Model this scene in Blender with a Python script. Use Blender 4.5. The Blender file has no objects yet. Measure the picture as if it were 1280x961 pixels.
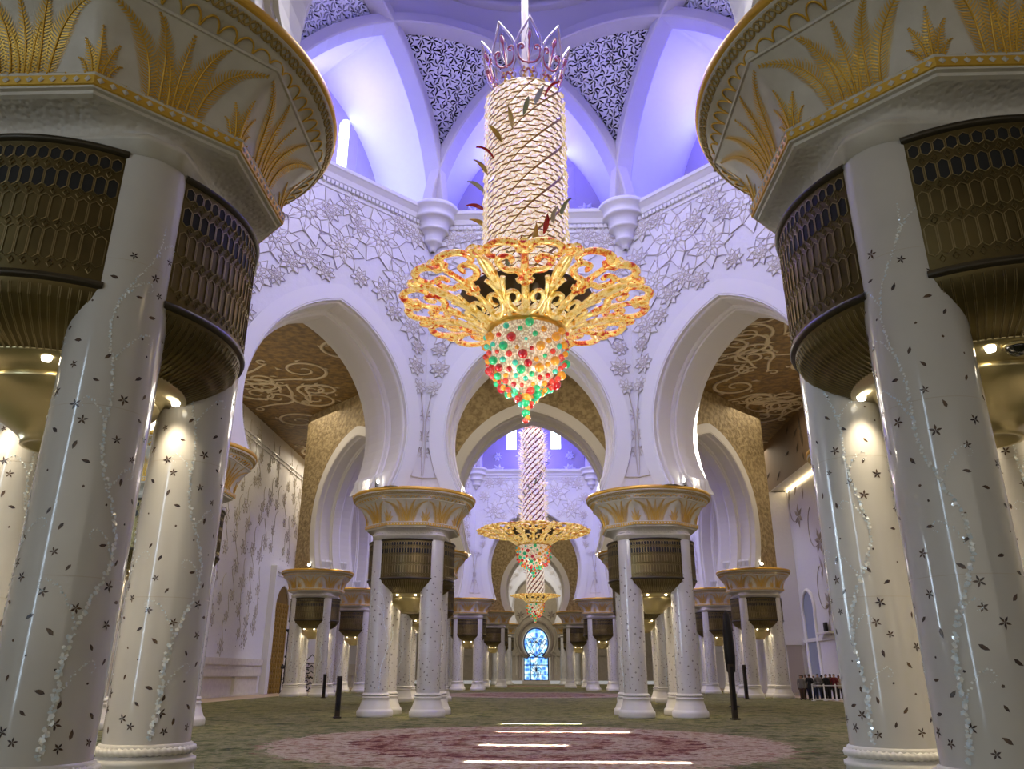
import bpy, bmesh, math, random
import numpy as np
from mathutils import Vector, Matrix
PI = math.pi
rnd = random.Random(7)
scene = bpy.context.scene
COL = scene.collection

# ------------------------------------------------------------------ helpers
class MB:
    """collects faces, links them as ONE mesh object"""
    def __init__(s):
        s.v = []; s.f = []; s.m = []; s.s = []
    def add(s, vs, fs, mat=0, smooth=False):
        o = len(s.v)
        s.v.extend([tuple(p) for p in vs])
        for f in fs:
            s.f.append(tuple(i + o for i in f)); s.m.append(mat); s.s.append(smooth)
    def box(s, c, d, mat=0, rz=0.0):
        x, y, z = d[0]/2, d[1]/2, d[2]/2
        ca, sa = math.cos(rz), math.sin(rz)
        vs = []
        for k in (-z, z):
            for (i, j) in ((-x, -y), (x, -y), (x, y), (-x, y)):
                vs.append((c[0]+i*ca-j*sa, c[1]+i*sa+j*ca, c[2]+k))
        s.add(vs, [(0,3,2,1),(4,5,6,7),(0,1,5,4),(1,2,6,5),(2,3,7,6),(3,0,4,7)], mat)
    def grid(s, rows, mat=0, smooth=True, close_u=False, close_v=False):
        n = len(rows); m = len(rows[0])
        vs = [p for r in rows for p in r]; fs = []
        for i in range(n if close_u else n-1):
            for j in range(m if close_v else m-1):
                a = i*m+j; b = i*m+(j+1) % m; c = ((i+1) % n)*m+(j+1) % m; d = ((i+1) % n)*m+j
                fs.append((a, b, c, d))
        s.add(vs, fs, mat, smooth)
    def lathe(s, prof, n=48, a0=0.0, a1=2*PI, mat=0, c=(0,0,0), smooth=True, rfun=None):
        full = abs(a1-a0-2*PI) < 1e-6
        k = n if full else n+1
        rows = []
        for (r, z) in prof:
            row = []
            for i in range(k):
                t = a0+(a1-a0)*i/n
                q = r if rfun is None else rfun(r, z, t)
                row.append((c[0]+q*math.cos(t), c[1]+q*math.sin(t), c[2]+z))
            rows.append(row)
        s.grid(rows, mat, smooth, False, full)
    def tube(s, pts, r, n=6, mat=0, smooth=True, up=None, flat=1.0, cap=True):
        pts = [Vector(p) for p in pts]; N = len(pts)
        if N < 2: return
        rows = []; prev = None
        for i in range(N):
            t = (pts[min(i+1, N-1)]-pts[max(i-1, 0)])
            if t.length < 1e-9: t = Vector((0, 0, 1))
            t.normalize()
            if up is not None:
                u = Vector(up[i]) if isinstance(up, list) else Vector(up)
                b = t.cross(u)
                if b.length < 1e-6: b = t.orthogonal()
                b.normalize(); nn = b.cross(t)
            else:
                if prev is None: b = t.orthogonal().normalized()
                else:
                    b = prev-t*prev.dot(t)
                    if b.length < 1e-6: b = t.orthogonal()
                    b.normalize()
                nn = b.cross(t); prev = b
            rr = r[i] if isinstance(r, (list, tuple)) else r
            rows.append([tuple(pts[i]+b*(rr*math.cos(2*PI*j/n))+nn*(rr*flat*math.sin(2*PI*j/n))) for j in range(n)])
        s.grid(rows, mat, smooth, False, True)
        if cap:
            o = len(s.v)-N*n
            s.f.append(tuple(o+j for j in range(n))); s.m.append(mat); s.s.append(smooth)
            s.f.append(tuple(o+(N-1)*n+j for j in range(n-1, -1, -1))); s.m.append(mat); s.s.append(smooth)
    def ball(s, c, r, n=8, m=6, mat=0, sc=(1,1,1)):
        rows = []
        for i in range(m+1):
            a = -PI/2+PI*i/m
            rows.append([(c[0]+sc[0]*r*math.cos(a)*math.cos(2*PI*j/n), c[1]+sc[1]*r*math.cos(a)*math.sin(2*PI*j/n), c[2]+sc[2]*r*math.sin(a)) for j in range(n)])
        s.grid(rows, mat, True, False, True)
    def build(s, name, mats, parent=None, loc=(0,0,0), rz=0.0):
        me = bpy.data.meshes.new(name)
        me.from_pydata(s.v, [], s.f)
        if not isinstance(mats, (list, tuple)): mats = [mats]
        for m in mats: me.materials.append(m)
        me.polygons.foreach_set('material_index', s.m)
        me.polygons.foreach_set('use_smooth', s.s)
        me.update()
        o = bpy.data.objects.new(name, me); COL.objects.link(o)
        o.location = loc; o.rotation_euler = (0, 0, rz)
        if parent is not None: o.parent = parent
        return o

def tag(o, label=None, cat=None, group=None, kind=None):
    if label: o['label'] = label
    if cat: o['category'] = cat
    if group: o['group'] = group
    if kind: o['kind'] = kind
    return o
def empty(name, loc=(0,0,0), rz=0.0):
    o = bpy.data.objects.new(name, None); COL.objects.link(o)
    o.location = loc; o.rotation_euler = (0,0,rz); o.empty_display_size = .2
    return o
def copy_tree(o, parent=None):
    c = o.copy(); COL.objects.link(c)
    if parent is not None: c.parent = parent
    for ch in list(o.children): copy_tree(ch, c)
    return c
def sstep(a, b, x):
    t = min(1, max(0, (x-a)/(b-a))); return t*t*(3-2*t)
def spiral(cx, cy, r0, r1, a0, a1, n=24):
    """points of a spiral going from radius r0 to r1 about (cx,cy)"""
    return [(cx+(r0+(r1-r0)*i/n)*math.cos(a0+(a1-a0)*i/n), cy+(r0+(r1-r0)*i/n)*math.sin(a0+(a1-a0)*i/n)) for i in range(n+1)]
def bez(p0, p1, p2, p3, n=12):
    out = []
    for i in range(n+1):
        t = i/n; a = (1-t)**3; b = 3*t*(1-t)**2; c = 3*t*t*(1-t); d = t**3
        out.append(tuple(a*p0[k]+b*p1[k]+c*p2[k]+d*p3[k] for k in range(len(p0))))
    return out

# ------------------------------------------------------------------ materials
def mat(name, col, rough=.5, metal=0.0, spec=.5, emit=None, es=0.0, coat=0.0, trans=0.0):
    m = bpy.data.materials.new(name); m.use_nodes = True
    b = m.node_tree.nodes['Principled BSDF']
    b.inputs['Base Color'].default_value = (*col, 1)
    b.inputs['Roughness'].default_value = rough
    b.inputs['Metallic'].default_value = metal
    b.inputs['Specular IOR Level'].default_value = spec
    b.inputs['Coat Weight'].default_value = coat
    b.inputs['Transmission Weight'].default_value = trans
    if emit: 
        b.inputs['Emission Color'].default_value = (*emit, 1); b.inputs['Emission Strength'].default_value = es
    return m
def N(m, t, **kw):
    n = m.node_tree.nodes.new(t)
    for k, v in kw.items():
        if k in ('operation', 'blend_type', 'data_type', 'feature', 'wave_type', 'distance', 'noise_dimensions', 'voronoi_dimensions', 'bands_direction', 'wave_profile'):
            setattr(n, k, v)
        else: n.inputs[k].default_value = v
    return n
def L(m, a, b): m.node_tree.links.new(a, b)
def bsdf(m): return m.node_tree.nodes['Principled BSDF']
def ramp(m, stops, fac):
    r = m.node_tree.nodes.new('ShaderNodeValToRGB')
    e = r.color_ramp.elements
    while len(e) < len(stops): e.new(.5)
    for el, (p, c) in zip(e, stops):
        el.position = p; el.color = (*c, 1)
    L(m, fac, r.inputs['Fac']); return r
def objco(m): return N(m, 'ShaderNodeTexCoord').outputs['Object']
def noise_mix(m, c0, c1, scale, detail=3, lo=.35, hi=.65):
    n = N(m, 'ShaderNodeTexNoise', Scale=scale, Detail=detail)
    L(m, objco(m), n.inputs['Vector'])
    r = ramp(m, [(lo, c0), (hi, c1)], n.outputs['Fac'])
    L(m, r.outputs['Color'], bsdf(m).inputs['Base Color']); return n
def bump(m, src, strength=.3, dist=.05):
    b = N(m, 'ShaderNodeBump', Strength=strength, Distance=dist)
    L(m, src, b.inputs['Height']); L(m, b.outputs['Normal'], bsdf(m).inputs['Normal']); return b

M = {}
M['marble'] = mat('white_marble', (.72,.69,.65), .13, spec=.5, coat=.3); noise_mix(M['marble'], (.62,.595,.56), (.69,.665,.625), .8, 4)
M['base'] = mat('base_marble', (.76,.73,.68), .3)
M['cream'] = mat('cream_plaster', (.66,.61,.53), .5)
n_ = noise_mix(M['cream'], (.62,.58,.50), (.70,.66,.58), 3.0)
M['cream_orn'] = mat('cream_ornament', (.64,.60,.53), .5)
v_ = N(M['cream_orn'], 'ShaderNodeTexVoronoi', Scale=16.0, feature='SMOOTH_F1'); L(M['cream_orn'], objco(M['cream_orn']), v_.inputs['Vector']); bump(M['cream_orn'], v_.outputs['Distance'], .6, .03)
M['gold'] = mat('gold_leaf', (.78,.48,.07), .42, .4)
M['goldrim'] = mat('gold_rim', (.80,.48,.08), .35, .6)
M['golddull'] = mat('antique_gold', (.50,.36,.13), .45, .4)
M['bronze'] = mat('bronze_panel', (.16,.115,.05), .38, .75)
noise_mix(M['bronze'], (.09,.068,.026), (.18,.135,.05), 1.2, 3)
M['bronze_wire'] = mat('bronze_tracery', (.33,.26,.13), .38, .8)
M['bronze_dark'] = mat('dark_bronze_edge', (.05,.04,.025), .4, .5)
M['black'] = mat('vent_black', (.006,.006,.006), .7)
M['brass'] = mat('satin_brass', (.60,.50,.27), .3, .85)
M['lamp'] = mat('downlight_lens', (1,1,1), .3, emit=(1,.93,.78), es=6)
M['flower'] = mat('amethyst_inlay', (.075,.05,.045), .25); noise_mix(M['flower'], (.045,.035,.045), (.14,.085,.05), 14, 2)
M['pearl'] = mat('mother_of_pearl', (.85,.92,1), .1, spec=1.0, coat=1.0); noise_mix(M['pearl'], (.78,.90,1.0), (1.0,.99,.95), 18, 2)
M['vine'] = mat('vine_inlay', (.55,.50,.43), .3)
M['wall'] = mat('white_wall', (.74,.73,.74), .55)
w = M['wall']; v_ = N(w, 'ShaderNodeTexVoronoi', Scale=.9, feature='DISTANCE_TO_EDGE'); L(w, objco(w), v_.inputs['Vector']); nw = N(w, 'ShaderNodeTexNoise', Scale=3.0, Detail=5); L(w, objco(w), nw.inputs['Vector']); bump(w, nw.outputs['Fac'], .35, .05)
M['white'] = mat('white_stone', (.78,.77,.76), .5)
M['soffit'] = mat('arch_stone', (.74,.71,.67), .5)
M['relief'] = mat('relief_stone', (.79,.78,.78), .45)
M['line'] = mat('relief_inlay_line', (.62,.56,.50), .4)
M['panel_w'] = mat('pierced_screen', (.90,.89,.90), .5); M['rib'] = mat('mauve_rib_stone', (.60,.56,.60), .55)
M['tan'] = mat('carved_tan_stone', (.47,.36,.19), .6)
t_ = M['tan']; nn_ = noise_mix(t_, (.27,.195,.09), (.46,.35,.18), 3.4, 6, .4, .6); bump(t_, nn_.outputs['Fac'], .9, .15)
M['ceil'] = mat('brown_gold_ceiling', (.30,.19,.06), .55)
c_ = M['ceil']; nn_ = noise_mix(c_, (.13,.075,.02), (.27,.165,.045), 2.2, 6, .4, .62); bump(c_, nn_.outputs['Fac'], .6, .1)
M['vinew'] = mat('ceiling_scroll', (.62,.52,.36), .5)
M['brown'] = mat('brown_bulkhead', (.25,.17,.10), .6)
M['leafd'] = mat('dark_leaf', (.12,.09,.06), .5)
M['taupe'] = mat('taupe_panel', (.45,.40,.36), .6)
M['flowerw'] = mat('taupe_flower_relief', (.36,.31,.25), .5)
M['floor'] = mat('beige_marble_floor', (.52,.39,.25), .35)
M['glassd'] = mat('daylit_glass', (.7,.85,1), .2, emit=(.70,.86,1), es=3.2)
M['iron'] = mat('wrought_iron', (.012,.011,.012), .45, .4)
M['dbrown'] = mat('dark_bronze_post', (.045,.032,.018), .5, .3)
M['steel'] = mat('white_metal', (.75,.75,.75), .4)
# ------------------------------------------------------------------ four-column pillars
S_ = 2.25
def roct(ap, th):
    a = (th+PI/8) % (PI/4)-PI/8
    return ap/math.cos(a)
def rcham(half, dg, th):
    c, s = abs(math.cos(th)), abs(math.sin(th))
    q = abs(math.cos((th % (PI/2))-PI/4))
    return min(half/max(c, 1e-6), half/max(s, 1e-6), dg/max(q, 1e-6))

def star_flower(mb, cth, cz, size, rot, R, mat):
    k = 5
    for i in range(k):
        a = rot+2*PI*i/k
        pts = [(0, 0)]
        for (d, w) in ((.35, -.17), (.62, -.16), (1, 0), (.62, .16), (.35, .17)):
            pts.append((d*math.cos(a)-w*math.sin(a), d*math.sin(a)+w*math.cos(a)))
        vs = [((R+.002)*math.cos(cth+p[0]*size/R), (R+.002)*math.sin(cth+p[0]*size/R), cz+p[1]*size) for p in pts]
        mb.add(vs, [tuple(range(6))], mat)
def leaf_inlay(mb, cth, cz, size, rot, R, mat):
    pts = [(-1, 0), (-.4, -.42), (.3, -.36), (1, .12), (.3, .32), (-.4, .36)]
    ca, sa = math.cos(rot), math.sin(rot)
    vs = []
    for (x, y) in pts:
        X, Y = x*ca-y*sa, x*sa+y*ca
        vs.append(((R+.002)*math.cos(cth+X*size/R), (R+.002)*math.sin(cth+X*size/R), cz+Y*size))
    mb.add(vs, [tuple(range(6))], mat)

VTH = []
def column_mesh(seed):
    r = random.Random(seed); mb = MB(); R = .5
    mb.lathe([(R, .95), (R, 2.2), (R, 3.6), (R, 5), (R, 6.4), (R, 7.75)], 56, mat=0)
    for z in (2.62, 4.35, 6.05):            # stone joints
        mb.lathe([(R+.0012, z-.004), (R+.0012, z+.004)], 56, mat=3)
    def chip(th, z, s, m):
        a = r.uniform(0, PI); vs = []; tx = r.uniform(-.3, .3) if m == 2 else 0; tz = r.uniform(-.3, .3) if m == 2 else 0
        for q in range(5):
            b = a+q*2*PI/5; k = s*r.uniform(.6, 1.15)
            h = R+(.002 if m != 2 else .002+.3*s+k*(tx*math.cos(b)+tz*math.sin(b))); vs.append((h*math.cos(th+k*math.cos(b)/R), h*math.sin(th+k*math.cos(b)/R), z+k*math.sin(b)))
        mb.add(vs, [(0, 1, 2, 3, 4)], m)
    def path(pts, w0, w1, m, dens=1.0):
        for i in range(len(pts)-1):
            (x0, z0), (x1, z1) = pts[i], pts[i+1]
            ln = math.hypot(x1-x0, z1-z0); k = max(1, int(ln/.017*dens))
            for q in range(k):
                t = (i+q/k)/(len(pts)-1); w = w0+(w1-w0)*t; f = q/k
                chip(((x0+(x1-x0)*f)+r.uniform(-.4, .4)*w)/R, z0+(z1-z0)*f+r.uniform(-.4, .4)*w, w*r.uniform(.28, .55), m)
    for k in range(3):                      # climbing vines of shell chips, with curling branches
        th0 = k*2*PI/3+r.uniform(-.3, .3); x = th0*R; pts = []; m = 2 if k != 1 else 3
        if k == 0: VTH.append(th0)
        ph = r.uniform(0, 6)
        for i in range(60):
            z = 1.02+i*.095; pts.append((x+.17*math.sin(z*1.55+ph)+.07*math.sin(z*3.7+ph), z))
        path(pts, .062 if m == 2 else .04, .022, m, .9)
        for i in range(5, 58, 7):
            (bx, bz) = pts[i]; sg = r.choice((-1, 1)); ln = r.uniform(.25, .45)
            br = bez((bx, bz), (bx+sg*.04, bz+.25*ln), (bx+sg*.2*ln*2, bz+ln*.9), (bx+sg*ln*.75, bz+ln*.95), 8)
            br += [(p[0], p[1]) for p in spiral(bx+sg*ln*.75, bz+ln*.95-.07, .07, .03, PI/2, PI/2-sg*3.6, 8)]
            path(br, .034, .012, m, .9)
    n = 175
    for i in range(n):
        z = 1.1+5.2*(i/n)**1.25; th = (i*2.39996+r.uniform(-.25, .25)) % (2*PI)
        if i % 5 in (0,) or i % 10 == 3: star_flower(mb, th, z, r.uniform(.045, .068), r.uniform(0, 6), R, 1)
        elif i % 5 == 4: chip(th, z, .016, 1)
        else: leaf_inlay(mb, th, z, r.uniform(.036, .052), r.uniform(0, 6), R, 1)
    return mb
def base_mesh():
    mb = MB()
    mb.lathe([(.0, 0), (.76, 0), (.775, .05), (.775, .2), (.75, .27), (.70, .31), (.69, .34), (.63, .48), (.585, .62), (.56, .72), (.585, .75), (.585, .79), (.54, .81), (.53, .84)], 56)
    rows = []                               # twisted rope ring
    for i in range(240):
        a = 2*PI*i/240; row = []
        for j in range(8):
            b = 2*PI*j/8; q = .042+.009*math.sin(48*a+2*b)
            row.append(((.535+q*math.cos(b))*math.cos(a), (.535+q*math.cos(b))*math.sin(a), .885+q*math.sin(b)))
        rows.append(row)
    mb.grid(rows, 0, True, True, True)
    mb.lathe([(.53, .92), (.53, .95), (.502, .965)], 56)
    return mb

GR = 1.98; GA = math.radians(35.5)
def grille_mesh():
    """curved bronze duct cover of one side (faces -y before turning)"""
    mb = MB(); a0, a1 = -PI/2-GA, -PI/2+GA
    mb.lathe([(GR, 5.72), (GR, 7.4)], 32, a0, a1, 0)
    mb.lathe([(GR-.02, 5.66), (GR+.035, 5.67), (GR+.045, 5.7), (GR+.035, 5.74), (GR, 5.75)], 32, a0, a1, 2)
    mb.lathe([(GR, 7.36), (GR+.04, 7.38), (GR+.05, 7.42), (GR+.02, 7.45), (1.5, 7.45)], 32, a0, a1, 2)
    tp = [(GR-.01, 5.67), (1.93, 5.54), (1.82, 5.40), (1.66, 5.27), (1.5, 5.18), (1.38, 5.13), (1.33, 5.09)]
    mb.lathe(tp, 32, a0, a1, 0)
    # pointed-oval tracery
    def P(s, z, off=.008):
        a = -PI/2+s/GR; return ((GR+off)*math.cos(a), (GR+off)*math.sin(a), z)
    cw = .125; half = GA*GR
    def cell(s, z0, z1):
        w = cw/2*.86; zm = .035
        return [(s-w, z0+zm*1.2), (s, z0), (s+w, z0+zm*1.2), (s+w, z1-zm*1.2), (s, z1), (s-w, z1-zm*1.2)]
    rows = [(7.13, 7.31, 1, 0), (7.02, 7.15, 2, .5), (6.78, 7.04, 1, 0), (6.68, 6.80, 2, .5), (6.36, 6.70, 0, 0), (6.26, 6.39, 2, .5), (5.90, 6.29, 0, 0), (5.79, 5.92, 2, .5)]
    for (z0, z1, k, off) in rows:
        n = int(half*2/cw)
        for i in range(n):
            s = -half+cw*.5+(i+off)*cw+(half*2-n*cw)/2
            if abs(s) > half-.04: continue
            c = cell(s, z0, z1) if k != 2 else [(s-.03, (z0+z1)/2), (s, z0+.02), (s+.03, (z0+z1)/2), (s, z1-.02)]
            if k == 1:
                mb.add([P(p[0], p[1], .004) for p in c], [tuple(range(len(c)))], 3)
            pts = [P(*p) for p in c]; pts.append(pts[0])
            mb.tube(pts, .007, 3, 1, False, cap=False)
    # ribs on the cove below
    prof = tp
    def TP(t):
        k = t*(len(prof)-1); i = min(len(prof)-2, int(k)); f = k-i
        return prof[i][0]+(prof[i+1][0]-prof[i][0])*f, prof[i][1]+(prof[i+1][1]-prof[i][1])*f
    for i in range(25):
        a = a0+(a1-a0)*(i+.5)/25; da = (a1-a0)/50*.8
        for sg in (-1, 1):
            pts = []
            for t in (.06, .2, .4, .6, .8, .93):
                q, z = TP(t); pts.append(((q+.006)*math.cos(a+sg*da), (q+.006)*math.sin(a+sg*da), z-.006))
            if sg == 1: q, z = TP(.98); pts.append(((q+.004)*math.cos(a), (q+.004)*math.sin(a), z-.004))
            mb.tube(pts, .006, 3, 1, False, cap=False)
    return mb
def bowl_mesh():
    mb = MB()
    mb.lathe([(1.36, 5.12), (1.36, 5.08), (1.10, 5.06), (1.08, 5.0), (1.03, 4.97)], 56)
    mb.lathe([(1.03, 4.97), (1.06, 4.93), (1.05, 4.90), (.95, 4.80), (.80, 4.68), (.62, 4.56), (.48, 4.46), (.42, 4.38), (.42, 4.33), (.36, 4.33), (.34, 4.40), (.0, 4.42)], 56)
    return mb

# capital: chamfered square block -> octagonal neck -> palm flare -> round rim
FZ0, FZ1 = 8.17, 9.10
def flare_ap(f): return 2.06+.10*f+.36*f**2.4
def capital_mesh():
    mb = MB(); n = 128
    def row(z, fn): return [(fn(2*PI*i/n)*math.cos(2*PI*i/n), fn(2*PI*i/n)*math.sin(2*PI*i/n), z) for i in range(n)]
    rows = []
    for (z, h, d) in ((7.42, 1.2, 1.5), (7.42, 1.632, 2.1), (7.58, 1.632, 2.1), (7.60, 1.67, 2.13), (7.64, 1.675, 2.13), (7.67, 1.65, 2.11)):
        rows.append(row(z, lambda t: rcham(h, d, t)))
    mb.grid(rows, 0, True, False, True)
    rows = []
    for (z, w, ap) in ((7.67, 0, 1.7), (7.72, .1, 1.66), (7.78, .35, 1.70), (7.84, .6, 1.80), (7.89, .8, 1.92), (7.92, 1, 2.0)):
        rows.append(row(z, lambda t: (1-w)*rcham(1.65, 2.11, t)+w*roct(ap, t)))
    mb.grid(rows, 1, True, False, True)
    rows = [row(z, lambda t: roct(ap, t)) for (z, ap) in ((7.92, 2.0), (7.94, 2.05), (7.98, 2.055), (7.99, 2.10), (8.01, 2.11))]
    mb.grid(rows, 0, False, False, True)
    rows = [row(z, lambda t: roct(ap, t)) for (z, ap) in ((8.01, 2.11), (8.02, 2.13), (8.13, 2.14))]
    mb.grid(rows, 2, False, False, True)
    rows = [row(z, lambda t: roct(ap, t)) for (z, ap) in ((8.13, 2.14), (8.15, 2.15), (8.17, 2.14), (8.175, 2.06))]
    mb.grid(rows, 0, False, False, True)
    rows = []
    for i in range(9):
        f = i/8; rows.append(row(FZ0+(FZ1-FZ0)*f, lambda t: roct(flare_ap(f), t)))
    mb.grid(rows, 0, True, False, True)
    rows = [row(z, lambda t: roct(ap, t)) for (z, ap) in ((9.10, 2.52), (9.10, 2.55), (9.125, 2.565), (9.145, 2.55), (9.15, 2.53))]
    mb.grid(rows, 0, False, False, True)
    rows = []
    for (z, w, ap, rc) in ((9.15, 0, 2.53, 2.7), (9.22, .45, 2.6, 2.72), (9.29, 1, 2.6, 2.76), (9.30, 1, 2.6, 2.79), (9.42, 1, 2.6, 2.89), (9.43, 1, 2.6, 2.905), (9.44, 1, 2.6, 2.91), (9.47, 1, 2.6, 2.90)):
        rows.append(row(z, lambda t: (1-w)*roct(ap, t)+w*rc))
    mb.grid(rows, 0, True, False, True)
    # studs and diamonds of the lip
    for s in range(8):
        a = s*PI/4; side = 2*2.13*math.tan(PI/8); u = (-math.sin(a), math.cos(a)); nv = (math.cos(a), math.sin(a))
        k = 13
        for i in range(k):
            t = -side/2+side*(i+.5)/k; w = .042
            c = (nv[0]*2.142+u[0]*t, nv[1]*2.142+u[1]*t, 8.075)
            pp = [(c[0]+u[0]*du+nv[0]*dn, c[1]+u[1]*du+nv[1]*dn, c[2]+dz) for (du, dz, dn) in ((-w, 0, 0), (0, -w, 0), (w, 0, 0), (0, w, 0), (0, 0, .014))]
            mb.add(pp, [(0, 1, 4), (1, 2, 4), (2, 3, 4), (3, 0, 4)], 0)
        for i in range(8):
            t = -side/2+side*(i+.5)/8
            mb.ball((nv[0]*2.152+u[0]*t, nv[1]*2.152+u[1]*t, 8.152), .011, 5, 3, 2)
    # knot-work band
    for ph, K in ((0, 52), (PI, 52), (0, 104), (PI, 104)):
        pts = []; ups = []
        for i in range(K*8+1):
            a = 2*PI*i/(K*8); f = .5+.42*math.sin(K*a/1.0+ph)
            z = 9.305+.11*f; q = 2.795+.095*f+.006
            pts.append((q*math.cos(a), q*math.sin(a), z))
        mb.tube(pts, .012, 4, 3, True, cap=False)
    for i in range(104):
        a = 2*PI*i/104; q = 2.845+.01
        mb.ball((q*math.cos(a), q*math.sin(a), 9.36), .016, 5, 3, 3)
    return mb
def flare_pt(s, h, off):
    """s metres along the side from the middle of side 0 (unwrapped at mid height), h 0..1"""
    th = s/2.22; f = h
    q = roct(flare_ap(f), th)+off
    return (q*math.cos(th), q*math.sin(th), FZ0+(FZ1-FZ0)*f)
def palm_mesh():
    mb = MB(); H = FZ1-FZ0
    def frond(s0, pts, wid, dens=.034):
        # pts: bezier control in (s, h) with h in metres
        c = bez((s0+pts[0][0], pts[0][1]), (s0+pts[1][0], pts[1][1]), (s0+pts[2][0], pts[2][1]), (s0+pts[3][0], pts[3][1]), 20)
        ln = sum(math.hypot(c[i+1][0]-c[i][0], c[i+1][1]-c[i][1]) for i in range(20))
        mb.tube([flare_pt(p[0], min(.985, p[1]/H), .012) for p in c], [.016*(1-.75*i/20) for i in range(21)], 4, 0, True)
        k = int(ln/dens)
        for i in range(k):
            t = (i+.5)/k; j = min(19, int(t*20)); f = t*20-j
            x = c[j][0]+(c[j+1][0]-c[j][0])*f; y = c[j][1]+(c[j+1][1]-c[j][1])*f
            dx, dy = c[j+1][0]-c[j][0], c[j+1][1]-c[j][1]; l = math.hypot(dx, dy); dx /= l; dy /= l
            w = wid*(.55+.45*math.sin(PI*min(1, t*1.15+.12)))*(1-.75*t**3)
            for sg in (-1, 1):
                nx, ny = -dy*sg, dx*sg
                ex, ey = x+(nx*.85+dx*.62)*w, y+(ny*.85+dy*.62)*w
                mx, my = x+(nx*.55+dx*.25)*w, y+(ny*.55+dy*.25)*w
                if ey/H > .99 or my < 0: continue
                b = .0095
                q = [(x-dx*b, y-dy*b), (mx-dx*b*.8, my-dy*b*.8), (ex, ey), (mx+dx*b*.8, my+dy*b*.8), (x+dx*b, y+dy*b)]
                hh = [.008, .014, .006, .014, .008]
                mb.add([flare_pt(p[0], max(0, p[1])/H, o) for p, o in zip(q, hh)], [(0, 1, 2, 3, 4)], 0)
    P8 = 2.22*PI/4
    for s in range(8):
        o = s*P8
        frond(o, [(0, 0), (0, .3), (.0, .6), (.0, .88)], .17)
        for sg in (-1, 1):
            frond(o, [(sg*.17, 0), (sg*.18, .45), (sg*.22, .75), (sg*.38, .92)], .17)
            frond(o, [(sg*.30, 0), (sg*.32, .42), (sg*.46, .76), (sg*.84, .86)], .18)
            frond(o, [(sg*.06, 0), (sg*.07, .25), (sg*.10, .45), (sg*.20, .62)], .14)
        o += P8/2
        frond(o, [(0, 0), (0, .2), (0, .4), (0, .58)], .11)
        for sg in (-1, 1):
            frond(o, [(sg*.05, 0), (sg*.06, .2), (sg*.12, .35), (sg*.18, .46)], .10)
            frond(o, [(sg*.10, 0), (sg*.12, .12), (sg*.18, .24), (sg*.24, .24)], .06)
    # gilded scallops under the knot-work
    for i in range(72):
        pts = []
        for j in range(9):
            a = 2*PI*(i+j/8)/72; b = math.sin(PI*j/8)**.6
            f = .12+.62*b; z = 9.15+.14*f; w = sstep(0, 1, f); q = (1-w)*roct(2.53+.1*f, a)+w*(2.69+.07*f)
            pts.append((q*math.cos(a)*1.004, q*math.sin(a)*1.004, z-.004))
        mb.tube(pts, .014, 4, 0, True, cap=False)
    return mb
def rim_mesh():
    mb = MB(); mb.lathe([(2.88, 9.465), (2.93, 9.475), (2.945, 9.53), (2.935, 9.60), (2.90, 9.63), (2.6, 9.63), (.3, 9.63)], 128); return mb

print('pillar meshes')
colmeshes = []
_tmpcol = []
for sd in (3, 11, 29):
    o = column_mesh(sd).build('column', [M['marble'], M['flower'], M['pearl'], M['vine']])
    b = base_mesh().build('base', M['base'], o) if not _tmpcol else None
    if b is None:
        b = _tmpcol[0][1].copy(); COL.objects.link(b); b.parent = o
    _tmpcol.append((o, b))
g_obj = grille_mesh().build('grille', [M['bronze'], M['bronze_wire'], M['bronze_dark'], M['black']])
bw_obj = bowl_mesh().build('lamp_bowl', M['brass'])
cap_obj = capital_mesh().build('capital', [M['cream'], M['cream_orn'], M['gold'], M['golddull']])
palm_obj = palm_mesh().build('palm_relief', M['gold'], cap_obj)
rim_obj = rim_mesh().build('gold_rim', M['goldrim'], cap_obj)
_d = MB(); _d.lathe([(0, 0), (.045, 0), (.05, .012), (.055, .03), (.055, .05)], 20); dl_obj = _d.build('downlight', M['lamp'])
protos = [o for t in _tmpcol for o in t]+[g_obj, bw_obj, cap_obj, palm_obj, rim_obj, dl_obj]

def use(o, parent, loc=(0,0,0), rz=0.0):
    c = copy_tree(o, parent); c.location = loc; c.rotation_euler = (0,0,rz); return c
def spot(name, loc, power, col, size=math.radians(80), blend=.8, rad=.06, rot=(0,0,0)):
    l = bpy.data.lights.new(name, 'SPOT'); l.energy = power; l.color = col; l.spot_size = size; l.spot_blend = blend; l.shadow_soft_size = rad
    o = bpy.data.objects.new(name, l); COL.objects.link(o); o.location = loc; o.rotation_euler = rot; return o
def point(name, loc, power, col, rad=.3):
    l = bpy.data.lights.new(name, 'POINT'); l.energy = power; l.color = col; l.shadow_soft_size = rad
    o = bpy.data.objects.new(name, l); COL.objects.link(o); o.location = loc; return o
def area(name, loc, rot, sx, sy, power, col, spread=PI):
    l = bpy.data.lights.new(name, 'AREA'); l.shape = 'RECTANGLE'; l.size = sx; l.size_y = sy; l.energy = power; l.color = col; l.spread = spread
    o = bpy.data.objects.new(name, l); COL.objects.link(o); o.location = loc; o.rotation_euler = rot; return o
WARM = (1, .84, .58)
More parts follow.
